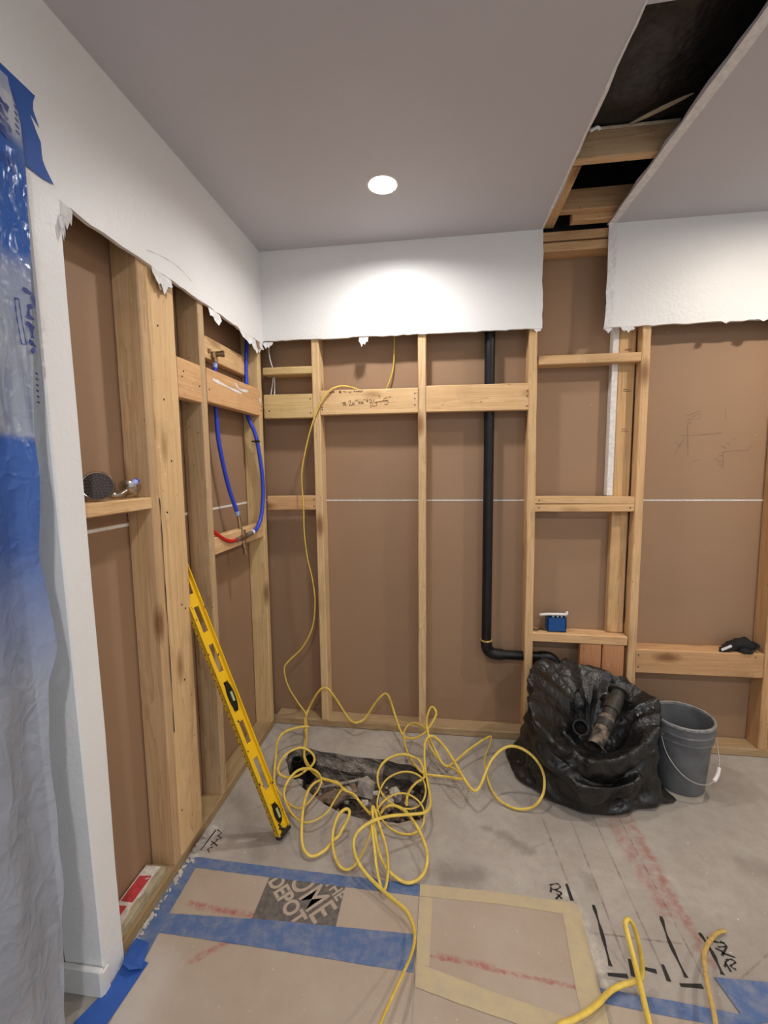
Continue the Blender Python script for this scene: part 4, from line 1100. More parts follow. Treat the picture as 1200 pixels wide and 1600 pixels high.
tag(O('trash_bag', vs, fs, BAG, smooth=True), 'black plastic trash bag, crumpled and open, full of old pipe', 'bag')

# ---- broken pipe in the bag
def pipe_run(name, a, c, r, label):
    a, c = Vector(a), Vector(c); ax = (c - a).normalized(); ln = (c - a).length
    root = empty(name, tuple(a)); tag(root, label, 'pipe')
    v, f = lathe_vf([(r, 0), (r * 1.02, ln * 0.3), (r * 0.98, ln * 0.5), (r * 0.98, ln), (r * 0.84, ln), (r * 0.84, 0)], a, ax, 28, closed=True)
    O('pipe_body', v, f, [SOIL_PIPE, BLACK_DIRTY], root, smooth=True, auto=40, fmats=[0] * 56 + [1] * (28 * 4))
    for s0, s1, k in ((0.30, 0.42, 1.13), (0.62, 0.86, 1.14)):
        v, f = lathe_vf([(r * 1.0, ln * s0), (r * k, ln * s0), (r * k, ln * s1), (r * 1.0, ln * s1)], a, ax, 28, closed=True)
        O('coupling', v, f, BLACK_DIRTY, root, smooth=True, auto=40)
    v, f = lathe_vf([(r * 0.9, ln * 0.965), (r * 1.5, ln * 0.965), (r * 1.55, ln), (r * 0.9, ln)], a, ax, 28, closed=True)
    O('flange', v, f, BLACK_DIRTY, root, smooth=True, auto=40)
pipe_run('drain_pipe_piece', (1.515, -0.415, 0.262), (1.685, -0.190, 0.385), 0.029, 'mud-crusted black pipe with a flanged collar lying in the trash bag')
a, ax = Vector((1.472, -0.375, 0.318)), Vector((-0.30, -0.85, 0.40)).normalized()
root = empty('pipe_elbow', tuple(a)); tag(root, 'short black pipe stub with its open end up in the trash bag', 'pipe')
v, f = lathe_vf([(0.027, -0.09), (0.027, 0.0), (0.031, 0.0), (0.031, 0.028), (0.025, 0.028), (0.023, -0.09)], a, ax, 28, closed=True)
O('pipe_body', v, f, BLACK, root, smooth=True, auto=40)
v, f = lathe_vf([(0.0, -0.03), (0.0232, -0.03)], a, ax, 20); O('pipe_inside', v, f, INK, root)

# ---- bucket
bc = Vector((1.937, -0.222, 0.002))
root = empty('bucket', tuple(bc)); tag(root, 'dusty grey plastic bucket standing behind the trash bag', 'bucket')
H, R0, R1 = 0.310, 0.092, 0.113
rr = lambda h: R0 + (R1 - R0) * h / H
prof = [(0.0, 0.004), (R0 - 0.004, 0.0), (R0, 0.004)] + [(rr(h), h) for h in (0.06, 0.12, 0.18, 0.225)] + [(rr(0.228) + 0.006, 0.228), (rr(0.234) + 0.006, 0.234), (rr(0.237) + 0.002, 0.237), (rr(0.258) + 0.002, 0.258), (rr(0.260) + 0.008, 0.260), (rr(0.267) + 0.008, 0.267), (rr(0.27) + 0.002, 0.270), (rr(0.298), 0.298)]
prof += [(R1 - 0.001, H - 0.006), (R1 - 0.004, H - 0.004), (rr(0.2) - 0.004, 0.20), (rr(0.05) - 0.004, 0.05), (R0 - 0.005, 0.008), (0.0, 0.008)]
v, f = lathe_vf(prof, bc, n=56); O('bucket_body', v, f, BUCKET, root, smooth=True, auto=35)
v, f = lathe_vf([(R1 - 0.0045, H - 0.010), (R1 - 0.0045, H), (R1 + 0.001, H + 0.002), (R1 + 0.005, H - 0.001), (R1 + 0.005, H - 0.010)], bc, n=56, closed=True); O('bucket_rim', v, f, BUCKET_RIM, root, smooth=True, auto=50)
# bail hanging down on the front, ears left and right
e0 = bc + Vector((math.cos(math.radians(205)) * 0.121, math.sin(math.radians(205)) * 0.121, 0.250)); e1 = bc + Vector((math.cos(math.radians(352)) * 0.121, math.sin(math.radians(352)) * 0.121, 0.250))
bail = []
for t in range(0, 13):
    u = t / 12; a = math.radians(205 + 147 * u)
    rad = 0.121 + 0.022 * math.sin(math.pi * u); bail.append(bc + Vector((math.cos(a) * rad, math.sin(a) * rad, 0.250 - 0.155 * math.sin(math.pi * u) ** 0.75)))
v, f = tube_vf(catmull(bail, 4), 0.0022, 8); wire = O('bail', v, f, STEEL, root, smooth=True)
gp = catmull(bail, 6)[45:57]
v, f = tube_vf(gp, 0.0075, 10); O('grip', v, f, WHITE, wire, smooth=True, auto=50)
for e in (e0, e1):
    v, f = lathe_vf([(0.0, 0.004), (0.009, 0.003), (0.010, -0.012)], e, (e - bc - Vector((0, 0, 0.25))).normalized(), 14); O('bail_ear', v, f, BUCKET, root)

# ---- blue electrical box and the white strip on it
x0, x1, y0, y1, z0, z1 = 1.4215, 1.5085, 0.022, 0.072, 0.570, 0.640
root = empty('electrical_box', ((x0 + x1) / 2, (y0 + y1) / 2, z0)); tag(root, 'blue plastic electrical box standing on the lumber shelf', 'box')
b = MB()
b.add(*box_vf(x0, x1, y0, y0 + 0.003, z0, z1)); b.add(*box_vf(x0, x1, y1 - 0.003, y1, z0, z1 + 0.006)); b.add(*box_vf(x0, x0 + 0.003, y0, y1, z0, z1 + 0.002)); b.add(*box_vf(x1 - 0.003, x1, y0, y1, z0, z1 + 0.002)); b.add(*box_vf(x0, x1, y0, y1, z0, z0 + 0.003))
for xx in (x0 - 0.004, x1 - 0.001): b.add(*box_vf(xx, xx + 0.005, y0 + 0.008, y0 + 0.016, z0 + 0.012, z0 + 0.055))
b.obj('box_body', BLUE_BOX, root)
for xx in (1.449, 1.470, 1.488):
    v, f = lathe_vf([(0.0, 0), (0.006, 0.0), (0.0075, 0.010), (0.004, 0.016), (0.0, 0.017)], (xx, 0.037, 0.634), (0.2 * (xx - 1.47) * 20, -0.2, 1), 12); O('wire_nut', v, f, STEEL, root, smooth=True)
b = MB()
b.add(*tube_vf([(1.383, 0.030, 0.652), (1.42, 0.030, 0.6565), (1.46, 0.030, 0.6575), (1.512, 0.030, 0.6580)], 0.0085, 10, ry=0.0065))
b.add(*tube_vf([(1.506, 0.030, 0.655), (1.514, 0.030, 0.662), (1.511, 0.030, 0.672)], 0.006, 8))
tag(b.obj('plastic_strip', WHITE, smooth=True), 'white rolled plastic strip lying across the top of the blue box', 'strip')
v, f = tube_vf(catmull([(1.345, 0.045, 0.575), (1.37, 0.03, 0.574), (1.395, 0.05, 0.575), (1.414, 0.035, 0.573)], 5), 0.003, 6)
tag(O('wire_scrap', v, f, BLACK_DIRTY), 'dark scrap of wire on the lumber shelf left of the blue box', 'wire')

# ---- glove on the right-hand rail
vs, fs = [], []
NA2, NT2 = 40, 20
gc = Vector((2.292, 0.040, 0.505))
for j in range(1, NT2):
    th = math.pi * j / NT2
    for k in range(NA2):
        a = 2 * math.pi * k / NA2
        v = Vector((0.072 * math.sin(th) * math.cos(a), 0.035 * math.sin(th) * math.sin(a), 0.031 + 0.031 * -math.cos(th)))
        v.x += 0.012; v.z *= 1.0 - 0.55 * max(0, min(1, (-v.x - 0.01) / 0.06))
        q = v * 28
        d = 0.012 * noise.noise(q) + 0.006 * noise.noise(q * 2.3)
        v += v.normalized() * d; v.z = max(v.z, 0.0035)
        vs.append(gc + v)
for j in range(NT2 - 2):
    for k in range(NA2): fs.append((j * NA2 + k, j * NA2 + (k + 1) % NA2, (j + 1) * NA2 + (k + 1) % NA2, (j + 1) * NA2 + k))
fs.append(tuple(range(NA2))[::-1]); fs.append(tuple((NT2 - 2) * NA2 + k for k in range(NA2)))
root = empty('work_glove', tuple(gc)); tag(root, 'crumpled black work glove lying on the rail board at right', 'glove')
O('palm', vs, fs, GLOVE, root, smooth=True)
for pts, r in (([(2.275, 0.022, 0.530), (2.245, 0.012, 0.522), (2.215, 0.010, 0.514), (2.200, 0.014, 0.512)], 0.0095), ([(2.30, 0.014, 0.525), (2.315, 0.003, 0.517), (2.322, -0.001, 0.515), (2.335, 0.0, 0.516)], 0.0105),
               ([(2.26, 0.030, 0.528), (2.228, 0.030, 0.518), (2.212, 0.036, 0.515)], 0.010), ([(2.285, 0.010, 0.522), (2.300, -0.002, 0.516), (2.308, -0.006, 0.515)], 0.009)):
    P = catmull(pts, 4); v, f = tube_vf(P, [r * (1 - 0.45 * (i / (len(P) - 1)) ** 3) for i in range(len(P))], 10); O('finger', v, f, GLOVE, root, smooth=True)
v, f = box_vf(-0.024, 0.024, -0.0008, 0.0008, -0.006, 0.006)
q = Matrix.Rotation(math.radians(-28), 3, 'Y')
O('tag', [q @ p + Vector((2.225, 0.004, 0.531)) for p in v], f, WHITE, root)
b = MB(); b.add(*tube_vf(catmull([(2.345, 0.02, 0.515), (2.366, 0.012, 0.53), (2.366, 0.012, 0.548), (2.345, 0.02, 0.560)], 5), 0.004, 8)); b.obj('cuff_edge', BLACK_DIRTY, root)

# ---- shower head on the left shelf
hc = Vector((-0.030, -1.092, 1.3480)); ha = Vector((0.60, -0.74, 0.25)).normalized()
root = empty('showerhead', (-0.03, -1.07, 1.306)); tag(root, 'dull nickel showerhead with its bent arm lying on the left lumber shelf', 'showerhead')
v, f = lathe_vf([(0.010, -0.055), (0.014, -0.050), (0.017, -0.035), (0.034, -0.012), (0.0405, 0.0), (0.0415, 0.006), (0.039, 0.009), (0.036, 0.006)], hc, ha, 36)
O('spray_body', v, f, CHROME, root, smooth=True, auto=50)
v, f = lathe_vf([(0.0, 0.0085), (0.020, 0.0082), (0.0365, 0.0065)], hc, ha, 32); fp = O('spray_face', v, f, DARK_METAL, root)
sx = ha.cross(Vector((0, 0, 1))).normalized(); sy = sx.cross(ha)
b = MB()
for rad, cnt in ((0.008, 6), (0.016, 12), (0.024, 16), (0.031, 20)):
    for k in range(cnt):
        a = 2 * math.pi * k / cnt
        b.add(*lathe_vf([(0.0016, 0), (0.0010, 0.002)], hc + ha * 0.0075 + sx * (rad * math.cos(a)) + sy * (rad * math.sin(a)), ha, 5))
b.obj('nozzle', NOZZLE, fp)['kind'] = 'stuff'
v, f = tube_vf(catmull([(-0.052, -1.050, 1.331), (-0.045, -1.022, 1.320), (-0.035, -1.005, 1.321), (-0.030, -0.985, 1.332), (-0.028, -0.965, 1.345)], 6), 0.0085, 14); O('shower_arm', v, f, CHROME, root, smooth=True)
v, f = lathe_vf([(0.009, 0.012), (0.016, 0.010), (0.025, 0.004), (0.028, 0.0), (0.0265, -0.002), (0.009, 0.004)], (-0.030, -0.976, 1.337), (0.1, -0.85, -0.45), 30); O('wall_flange', v, f, CHROME, root, smooth=True, auto=50)
v, f = lathe_vf([(0.0085, 0), (0.009, 0.003), (0.009, 0.014), (0.0085, 0.016)], (-0.028, -0.958, 1.348), (0.06, 0.8, 0.5), 16); O('thread_tape', v, f, PALE_PEX, root, smooth=True, auto=50)
v, f = lathe_vf([(0.008, 0), (0.008, 0.008)], (-0.027, -0.946, 1.3555), (0.06, 0.8, 0.5), 16); O('thread_cap', v, f, BLUE_PEX, root)

# ---- shower plumbing in the left wall
root = empty('water_pipe', (-0.026, -0.35, 1.14)); tag(root, 'blue water pipe rising from the brass valve to the shower elbow', 'pipe')
v, f = tube_vf(catmull([(-0.040, -0.402, 1.822), (-0.0475, -0.403, 1.74), (-0.047, -0.398, 1.64), (-0.045, -0.390, 1.50), (-0.036, -0.345, 1.32), (-0.022, -0.300, 1.195)], 6), 0.0092, 12); O('pipe_body', v, f, BLUE_PEX, root, smooth=True)
v, f = lathe_vf([(0.0098, 0), (0.0098, 0.022)], (-0.040, -0.402, 1.812), (0, 0, 1), 16); O('crimp_ring', v, f, PALE_PEX, root)
v, f = lathe_vf([(0.0098, 0), (0.0098, 0.020)], (-0.0205, -0.297, 1.180), (-0.05, -0.3, 1), 16); O('crimp_ring', v, f, PALE_PEX, root)
root = empty('shower_elbow', (-0.030, -0.41, 1.835)); tag(root, 'small brass drop-ear elbow screwed to the upper board in the left wall', 'fitting')
b = MB()
b.add(*lathe_vf([(0.009, -0.015), (0.009, 0.005)], (-0.035, -0.405, 1.848), (0, 0, 1), 14)); b.add(*lathe_vf([(0.011, 0), (0.011, 0.03), (0.0135, 0.03), (0.0135, 0.042), (0.009, 0.042)], (-0.042, -0.405, 1.866), (1, 0.25, 0.05), 16))
b.add(*lathe_vf([(0.012, -0.012), (0.013, 0.0), (0.012, 0.012)], (-0.040, -0.405, 1.862), (0, 0, 1), 14))
b.obj('elbow_body', BRASS, root, smooth=True, auto=50)
for dy in (-0.026, 0.026):
    v, f = lathe_vf([(0.009, 0), (0.009, 0.005)], (-0.0487, -0.405 + dy, 1.866 + (0.008 if dy < 0 else -0.006)), (1, 0, 0), 12); O('ear', v, f, BRASS, root)

vc = Vector((-0.006, -0.292, 1.078))
root = empty('shower_valve', tuple(vc + Vector((0, 0, -0.07)))); tag(root, 'brass shower valve with red and blue pipe ends, fixed to the lower board', 'valve')
b = MB()
b.add(*lathe_vf([(0.012, -0.025), (0.014, -0.018), (0.014, 0.018), (0.012, 0.025)], vc + Vector((0.004, 0, 0)), (0, 1, 0), 18)); b.add(*lathe_vf([(0.010, -0.05), (0.0105, 0.05)], vc + Vector((0.004, 0, 0)), (0, 1, 0), 14))
b.add(*lathe_vf([(0.0125, -0.03), (0.0125, 0.03)], vc + Vector((0.004, 0, 0.005)), (0, 0, 1), 16))
b.add(*lathe_vf([(0.0085, 0.03), (0.0085, 0.105)], vc + Vector((0.0, -0.003, 0)), (-0.12, -0.02, 1), 14))
b.obj('valve_body', BRASS, root, smooth=True, auto=50)
v, f = lathe_vf([(0.010, 0), (0.010, 0.028), (0.007, 0.030), (0.007, 0.040), (0.0095, 0.041), (0.0095, 0.056), (0.0, 0.058)], vc + Vector((0.004, 0, -0.022)), (0.15, 0.05, -1), 16); O('stem', v, f, BRASS, root, smooth=True, auto=50)
v, f = lathe_vf([(0.013, 0), (0.013, 0.045), (0.010, 0.046)], vc + Vector((0.006, 0.03, 0.004)), (0.1, 1, 0.1), 16); O('side_port', v, f, STEEL, root, smooth=True, auto=50)
v, f = lathe_vf([(0.0125, 0), (0.0125, 0.016)], vc + Vector((0.010, 0.075, 0.008)), (0.1, 1, 0.2), 16); O('crimp_ring', v, f, WHITE, root)
v, f = lathe_vf([(0.0125, 0), (0.0125, 0.018)], vc + Vector((0.004, -0.068, -0.001)), (0, 1, 0), 16); O('crimp_ring', v, f, STEEL, root)
v, f = tube_vf(catmull([(0.007, -0.205, 1.086), (0.012, -0.17, 1.103), (0.013, -0.125, 1.145), (0.012, -0.088, 1.22), (0.010, -0.075, 1.32), (0.004, -0.083, 1.44), (-0.012, -0.092, 1.56), (-0.047, -0.098, 1.66), (-0.0455, -0.098, 1.80), (-0.040, -0.094, 1.94), (-0.030, -0.09, 2.06)], 6), 0.0094, 12)
tag(O('water_pipe', v, f, BLUE_PEX, smooth=True), 'blue water pipe curving from the valve up along the corner stud', 'pipe')
v, f = tube_vf(catmull([(-0.002, -0.365, 1.077), (0.000, -0.41, 1.080), (-0.002, -0.46, 1.095), (-0.006, -0.505, 1.120), (-0.014, -0.545, 1.150), (-0.030, -0.560, 1.165)][:5], 6), 0.0085, 12)
tag(O('water_pipe', v, f, RED_PEX, smooth=True), 'short red water pipe curving from the valve into the left stud', 'pipe')
b = MB(); b.add(*box_vf(-0.028, 0.006, -0.103, -0.079, 1.520, 1.527)); b.add(*lathe_vf([(0.0105, 0), (0.0105, 0.012), (0.0083, 0.012), (0.0083, 0)], (-0.006, -0.0885, 1.518), (0, 0, 1), 16, closed=True))
tag(b.obj('pipe_clip', INK), 'black clip holding the blue pipe to the corner stud', 'clip')
# white wires in the corner bay
for (pts, lb) in (([(0.015, 0.05, 2.02), (0.022, 0.045, 1.955), (0.035, 0.045, 1.905)], 'white wire coming out of the top of the corner bay'), ([(0.035, 0.05, 1.857), (0.030, 0.05, 1.82), (0.012, 0.052, 1.745)], 'left one of two white wires above the corner board'), ([(0.042, 0.05, 1.857), (0.042, 0.05, 1.82), (0.036, 0.052, 1.745)], 'right one of two white wires above the corner board')):
    v, f = tube_vf(catmull(pts, 5), 0.0042, 8, ry=0.003); tag(O('white_wire', v, f, WHITE, smooth=True), lb, 'wire', 'white wires in the corner bay')

# ---- black drain pipe in the back wall
root = empty('drain_pipe', (1.13, 0.046, 0.41)); tag(root, 'black plastic drain pipe running down the bay and turning right near the floor', 'pipe')
v, f = tube_vf([(1.1265, 0.046, 0.500), (1.1265, 0.046, 1.2), (1.1235, 0.046, 2.30)], 0.0245, 24); O('pipe_body', v, f, BLACK, root, smooth=True, auto=50)
el = [(1.1265, 0.046, 0.505), (1.1275, 0.046, 0.480), (1.136, 0.046, 0.452), (1.155, 0.046, 0.436), (1.18, 0.046, 0.431), (1.21, 0.046, 0.430)]
v, f = tube_vf(catmull(el, 6), 0.0285, 24); O('elbow', v, f, BLACK, root, smooth=True, auto=50)
v, f = lathe_vf([(0.025, 0.0), (0.0295, 0.0), (0.0295, 0.006), (0.025, 0.006)], (1.1265, 0.046, 0.502), (0, 0, 1), 24, closed=True); o = O('joint_bead', v, f, CABLE_DULL, root)
v, f = tube_vf([(1.20, 0.046, 0.430), (1.42, 0.046, 0.4285)], 0.0235, 24); O('pipe_body', v, f, BLACK, root, smooth=True, auto=50)
v, f = tube_vf(catmull([(1.39, 0.046, 0.4285), (1.43, 0.046, 0.428), (1.456, 0.044, 0.415), (1.468, 0.042, 0.39), (1.470, 0.042, 0.345)], 6), 0.0275, 24); O('elbow', v, f, BLACK, root, smooth=True, auto=50)

# ---- paper and tape on the floor
def sheet_on_floor(name, poly, z, t, mat, jit=0.0):
    P = []
    n = len(poly)
    for i in range(n):
        a, c = Vector((*poly[i], 0)), Vector((*poly[(i + 1) % n], 0))
        P.append(a)
        if jit and (c - a).length > 0.08:
            d = (c - a).normalized().cross(Vector((0, 0, 1)))
            k = int((c - a).length / 0.02)
            P += [a.lerp(c, q / k) + d * rj.uniform(-jit, jit) for q in range(1, k)]
    v, f = slab_vf([(p.x, p.y, z) for p in P], (0, 0, t))
    return O(name, v, f, mat)
pa = sheet_on_floor('floor_paper', [(0.030, -0.862), (0.833, -0.860), (0.833, -1.12), (0.82, -2.6), (0.09, -2.6), (0.09, -1.36), (0.045, -1.18)], 0.0006, 0.0010, KRAFT)
tag(pa, 'brown protective floor paper with the printed dark square, front left', 'floor paper')
pb = sheet_on_floor('floor_paper', [(0.836, -0.865), (1.325, -0.862), (1.322, -1.09), (1.300, -2.6), (0.824, -2.6), (0.836, -1.12)], 0.0006, 0.0010, KRAFT)
tag(pb, 'brown protective floor paper framed by tan masking tape', 'floor paper')
pc = sheet_on_floor('floor_paper', [(1.3255, -1.098), (2.6, -1.075), (2.6, -2.6), (1.304, -2.6)], 0.0006, 0.0010, KRAFT)
tag(pc, 'brown protective floor paper in the bottom right corner', 'floor paper')
# printed square with its lettering
Z1 = 0.0018
g = sheet_on_floor('printed_square', [(0.3225, -0.872), (0.5875, -0.872), (0.5875, -1.060), (0.3225, -1.060)], Z1, 0.0002, LOGO_DARK)
g.parent = pa; g.location = ORG[g] - ORG[pa]
xd, yd = Vector((1, -1, 0)).normalized(), Vector((1, 1, 0)).normalized()
cen = Vector((0.455, -0.966, 0))
def band(word, size, w0, u0, wid, bold):
    o_ = Vector((0, 0, Z1 + 0.0004)) + xd * w0 + yd * u0
    v, f = text_vf(word, size, o_, xd, yd, bold, wid)
    # keep only what lies inside the square
    return v, f
b = MB()
for word, size, w0, u0, wid, bold in (('DEPOT', 0.070, 0.862, -0.4045, 0.86, 0.0022), ('HOME', 0.122, 0.838, -0.3485, 0.72, 0.0008), ('THE', 0.055, 0.985, -0.2560, 0.8, 0.0015)):
    v, f = band(word, size, w0, u0, wid, bold)
    bm = bmesh.new()
    bv = [bm.verts.new(p) for p in v]
    for q in f:
        try: bm.faces.new([bv[i] for i in q])
        except ValueError: pass
    for co, no in (((0.3225, 0, 0), (-1, 0, 0)), ((0.5875, 0, 0), (1, 0, 0)), ((0, -0.872, 0), (0, 1, 0)), ((0, -1.06, 0), (0, -1, 0))):
        bmesh.ops.bisect_plane(bm, geom=bm.verts[:] + bm.edges[:] + bm.faces[:], plane_co=co, plane_no=no, clear_outer=True)
    bm.verts.index_update()
    b.add([p.co.copy() for p in bm.verts], [tuple(p.index for p in q.verts) for q in bm.faces]); bm.free()
lt = b.obj('lettering', KRAFT, pa)

def tape(poly, mat, label, z=0.0022, t=0.0005, jit=0.0006, group='blue floor tape'):
    nm = 'masking_tape' if mat is MASKING else 'blue_tape'
    return tag(sheet_on_floor(nm, poly, z, t, mat, jit), label, 'tape', group)
tape([(0.025, -0.838), (0.45, -0.843), (0.834, -0.843), (0.834, -0.884), (0.45, -0.882), (0.03, -0.878)], BLUE_TAPE, 'blue tape along the far edge of the floor paper')
tape([(0.046, -1.038), (0.40, -1.017), (0.832, -1.003), (0.829, -1.104), (0.40, -1.097), (0.05, -1.095)], BLUE_TAPE, 'wide blue tape crossing the floor paper below the printed square', 0.0024)
tape([(0.004, -0.842), (0.050, -0.850), (0.058, -1.05), (0.070, -1.19), (0.010, -1.175), (0.002, -1.03)], BLUE_TAPE, 'blue tape along the left wall beside the printed square', 0.0028)
tape([(0.012, -1.165), (0.085, -1.175), (0.072, -1.33), (0.062, -1.60), (-0.03, -1.60), (-0.012, -1.32), (0.018, -1.245)], BLUE_CLEAN, 'clean bright blue tape running from the wall end to the bottom left', 0.0034)
# curled end of that tape
v, f = slab_vf([(0.006, -1.120, 0.006), (0.052, -1.128, 0.006), (0.082, -1.195, 0.010), (0.055, -1.212, 0.022), (0.030, -1.205, 0.030), (0.010, -1.165, 0.016)], (0, 0, 0.0006))
tag(O('blue_tape', v, f, BLUE_CLEAN), 'lifted flap of bright blue tape by the wall end', 'tape', 'blue floor tape')
G2 = 'tan masking tape on the floor'
tape([(0.835, -0.842), (1.10, -0.838), (1.325, -0.845), (1.338, -0.862), (1.30, -0.886), (1.10, -0.878), (0.835, -0.883)], MASKING, 'tan masking tape along the far edge of the middle paper', 0.0022, group=G2)
tape([(0.835, -0.885), (0.877, -0.885), (0.873, -1.085), (0.835, -1.080)], MASKING, 'tan masking tape down the left side of the middle paper', 0.0024, group=G2)
tape([(1.281, -0.868), (1.337, -0.868), (1.325, -1.10), (1.318, -1.32), (1.262, -1.32), (1.262, -1.09)], MASKING, 'tan masking tape down the right side of the middle paper', 0.0028, group=G2)
tape([(0.832, -1.078), (1.02, -1.118), (1.30, -1.168), (1.30, -1.215), (1.02, -1.172), (0.838, -1.138)], MASKING, 'tan masking tape slanting across the front of the middle paper', 0.0030, group=G2)
tape([(1.314, -1.077), (1.50, -1.083), (1.70, -1.094), (1.70, -1.130), (1.50, -1.120), (1.304, -1.110)], BLUE_TAPE, 'blue tape along the paper edge at the bottom right', 0.0024)
tape([(1.642, -1.012), (2.3, -0.985), (2.3, -1.085), (1.73, -1.10), (1.60, -1.12), (1.66, -1.09)], BLUE_TAPE, 'wide blue tape at the right edge of the picture', 0.0032)

# ---- scrap board with the red label on the left plate
b = MB()
v, f = box_vf(-0.084, -0.010, -1.19, -0.945, 0.040, 0.066, 0.002); b.add(v, f)
root = b.obj('lumber_scrap', OLIVE); tag(root, 'short weathered board with a red label lying on the left bottom plate', 'board')
rg = [(-0.080, -1.185), (-0.030, -1.185)] + [(-0.026 + rj.uniform(-.006, .004), -1.185 + 0.235 * t / 10) for t in range(10)] + [(-0.028, -0.950), (-0.080, -0.953)]
v, f = slab_vf([(x, y, 0.0665) for x, y in rg], (0, 0, 0.0008)); tp = O('plaster_crust', v, f, OLIVE_TOP, root)
v, f = slab_vf([(x, y, 0.0675) for x, y in ((-0.076, -1.075), (-0.036, -1.075), (-0.036, -0.985), (-0.076, -0.990))], (0, 0, 0.0006)); O('red_label', v, f, RED_PRINT, root)
v, f = slab_vf([(x, y, 0.0675) for x, y in ((-0.080, -1.16), (-0.045, -1.16), (-0.045, -1.088), (-0.078, -1.088))], (0, 0, 0.0006)); O('red_label', v, f, RED_PRINT, root)
b = MB()
for q in range(4): b.add(*stroke_vf([(-0.050 + 0.003 * q, -1.0 + 0.004 * (q % 2), 0.0682), (-0.041 + 0.001 * q, -0.996 + 0.003 * (q % 2), 0.0682)], 0.0022, (0, 0, 1)))
b.obj('label_print', OLIVE_TOP, root)
# rough plaster crumbs left along the wall foot
b = MB()
for k in range(90):
    y = rj.uniform(-1.20, -0.75); x = 0.006 + abs(rj.gauss(0, 0.008)); s_ = rj.uniform(0.0015, 0.0045)
    v, f = box_vf(-s_, s_, -s_ * 1.6, s_ * 1.6, 0, s_ * 0.9); q = Matrix.Rotation(rj.uniform(0, 3), 3, 'Z')
    b.add([q @ p * 1 + Vector((x, y, 0.0035)) for p in v], f)
o = tag(b.obj('plaster_crumbs', CRUMB), 'broken plaster crumbs along the foot of the left wall', 'crumbs'); o['kind'] = 'stuff'

# ---- rubble in the hole
def chunk(c, s, seed, mat, sq=(1, 1, 1), name='rubble_chunk'):
    r = random.Random(seed)
    bm = bmesh.new(); bmesh.ops.create_icosphere(bm, subdivisions=1, radius=1.0)
    q = Matrix.Rotation(r.uniform(0, 6.28), 3, 'Z') @ Matrix.Rotation(r.uniform(-0.6, 0.6), 3, 'X')
    vs = []
    for v in bm.verts:
        p = Vector((math.copysign(abs(v.co.x) ** 0.6, v.co.x), math.copysign(abs(v.co.y) ** 0.6, v.co.y), math.copysign(abs(v.co.z) ** 0.6, v.co.z))) * r.uniform(0.75, 1.1)
        vs.append(q @ Vector((p.x * s * sq[0], p.y * s * sq[1], p.z * s * sq[2])) + Vector(c))
    bm.verts.index_update(); fs = [tuple(v.index for v in f.verts) for f in bm.faces]; bm.free()
    return O(name, vs, fs, mat)
big = [((0.555, -0.335, -0.075), 0.062, STONE, (0.8, 0.5, 0.9), 'large grey slab chunk tilted in the middle of the floor hole'),
       ((0.70, -0.355, -0.075), 0.034, STONE_PALE, (0.8, 0.7, 1.1), 'pale pointed chunk standing in the right part of the floor hole'),
       ((0.485, -0.395, -0.055), 0.040, STONE_PALE, (0.45, 0.5, 1.5), 'long pale shard upright in front of the large slab chunk'),
       ((0.66, -0.40, -0.085), 0.036, STONE, (1.2, 0.9, 0.7), 'flat grey chunk between the slab chunk and the right wall of the hole'),
       ((0.77, -0.40, -0.085), 0.034, STONE, (1.1, 0.8, 0.8), 'grey chunk close to the right wall of the floor hole'),
       ((0.245, -0.345, -0.075), 0.030, STONE_PALE, (0.8, 0.8, 1.0), 'pale lump beside the black trap in the floor hole')]
for i, (c, s_, m_, sq, lb) in enumerate(big):
    tag(chunk(c, s_, 40 + i, m_, sq), lb, 'rubble')
for i in range(24):
    x = rj.uniform(0.30, 0.82); y = rj.uniform(-0.56, -0.30)
    if y < -0.40 - 0.25 * (x - 0.25) - 0.02 and x < 0.5: continue
    tag(chunk((x, y, -0.088 + 0.045 * max(0, (-0.40 - y) / 0.2)), rj.uniform(0.008, 0.020), 100 + i, (STONE, STONE_PALE, DIRT_WOOD)[i % 3], (1.2, 0.8, 0.7)), 'small broken lump in the floor hole', 'rubble', 'small rubble in the floor hole')
b = MB()
for i in range(110):
    x = rj.uniform(0.24, 0.83); y = rj.uniform(-0.57, -0.25); s_ = rj.uniform(0.003, 0.008)
    v, f = box_vf(-s_, s_, -s_ * 0.8, s_ * 0.8, -s_ * 0.7, s_ * 0.7); qq = Matrix.Rotation(rj.uniform(0, 3), 3, 'Z') @ Matrix.Rotation(rj.uniform(-1, 1), 3, 'X')
    h = -0.122 + 0.05 * noise.noise(Vector((x * 9, y * 9, 0))) + 0.06 * max(0, (-0.40 - y) / 0.2)
    b.add([qq @ p_ + Vector((x, y, min(h, -0.03) + s_)) for p_ in v], f, i % 2)
tag(b.obj('gravel', [STONE, DIRT_WOOD]), 'fine gravel and grit scattered over the soil in the floor hole', 'gravel')['kind'] = 'stuff'
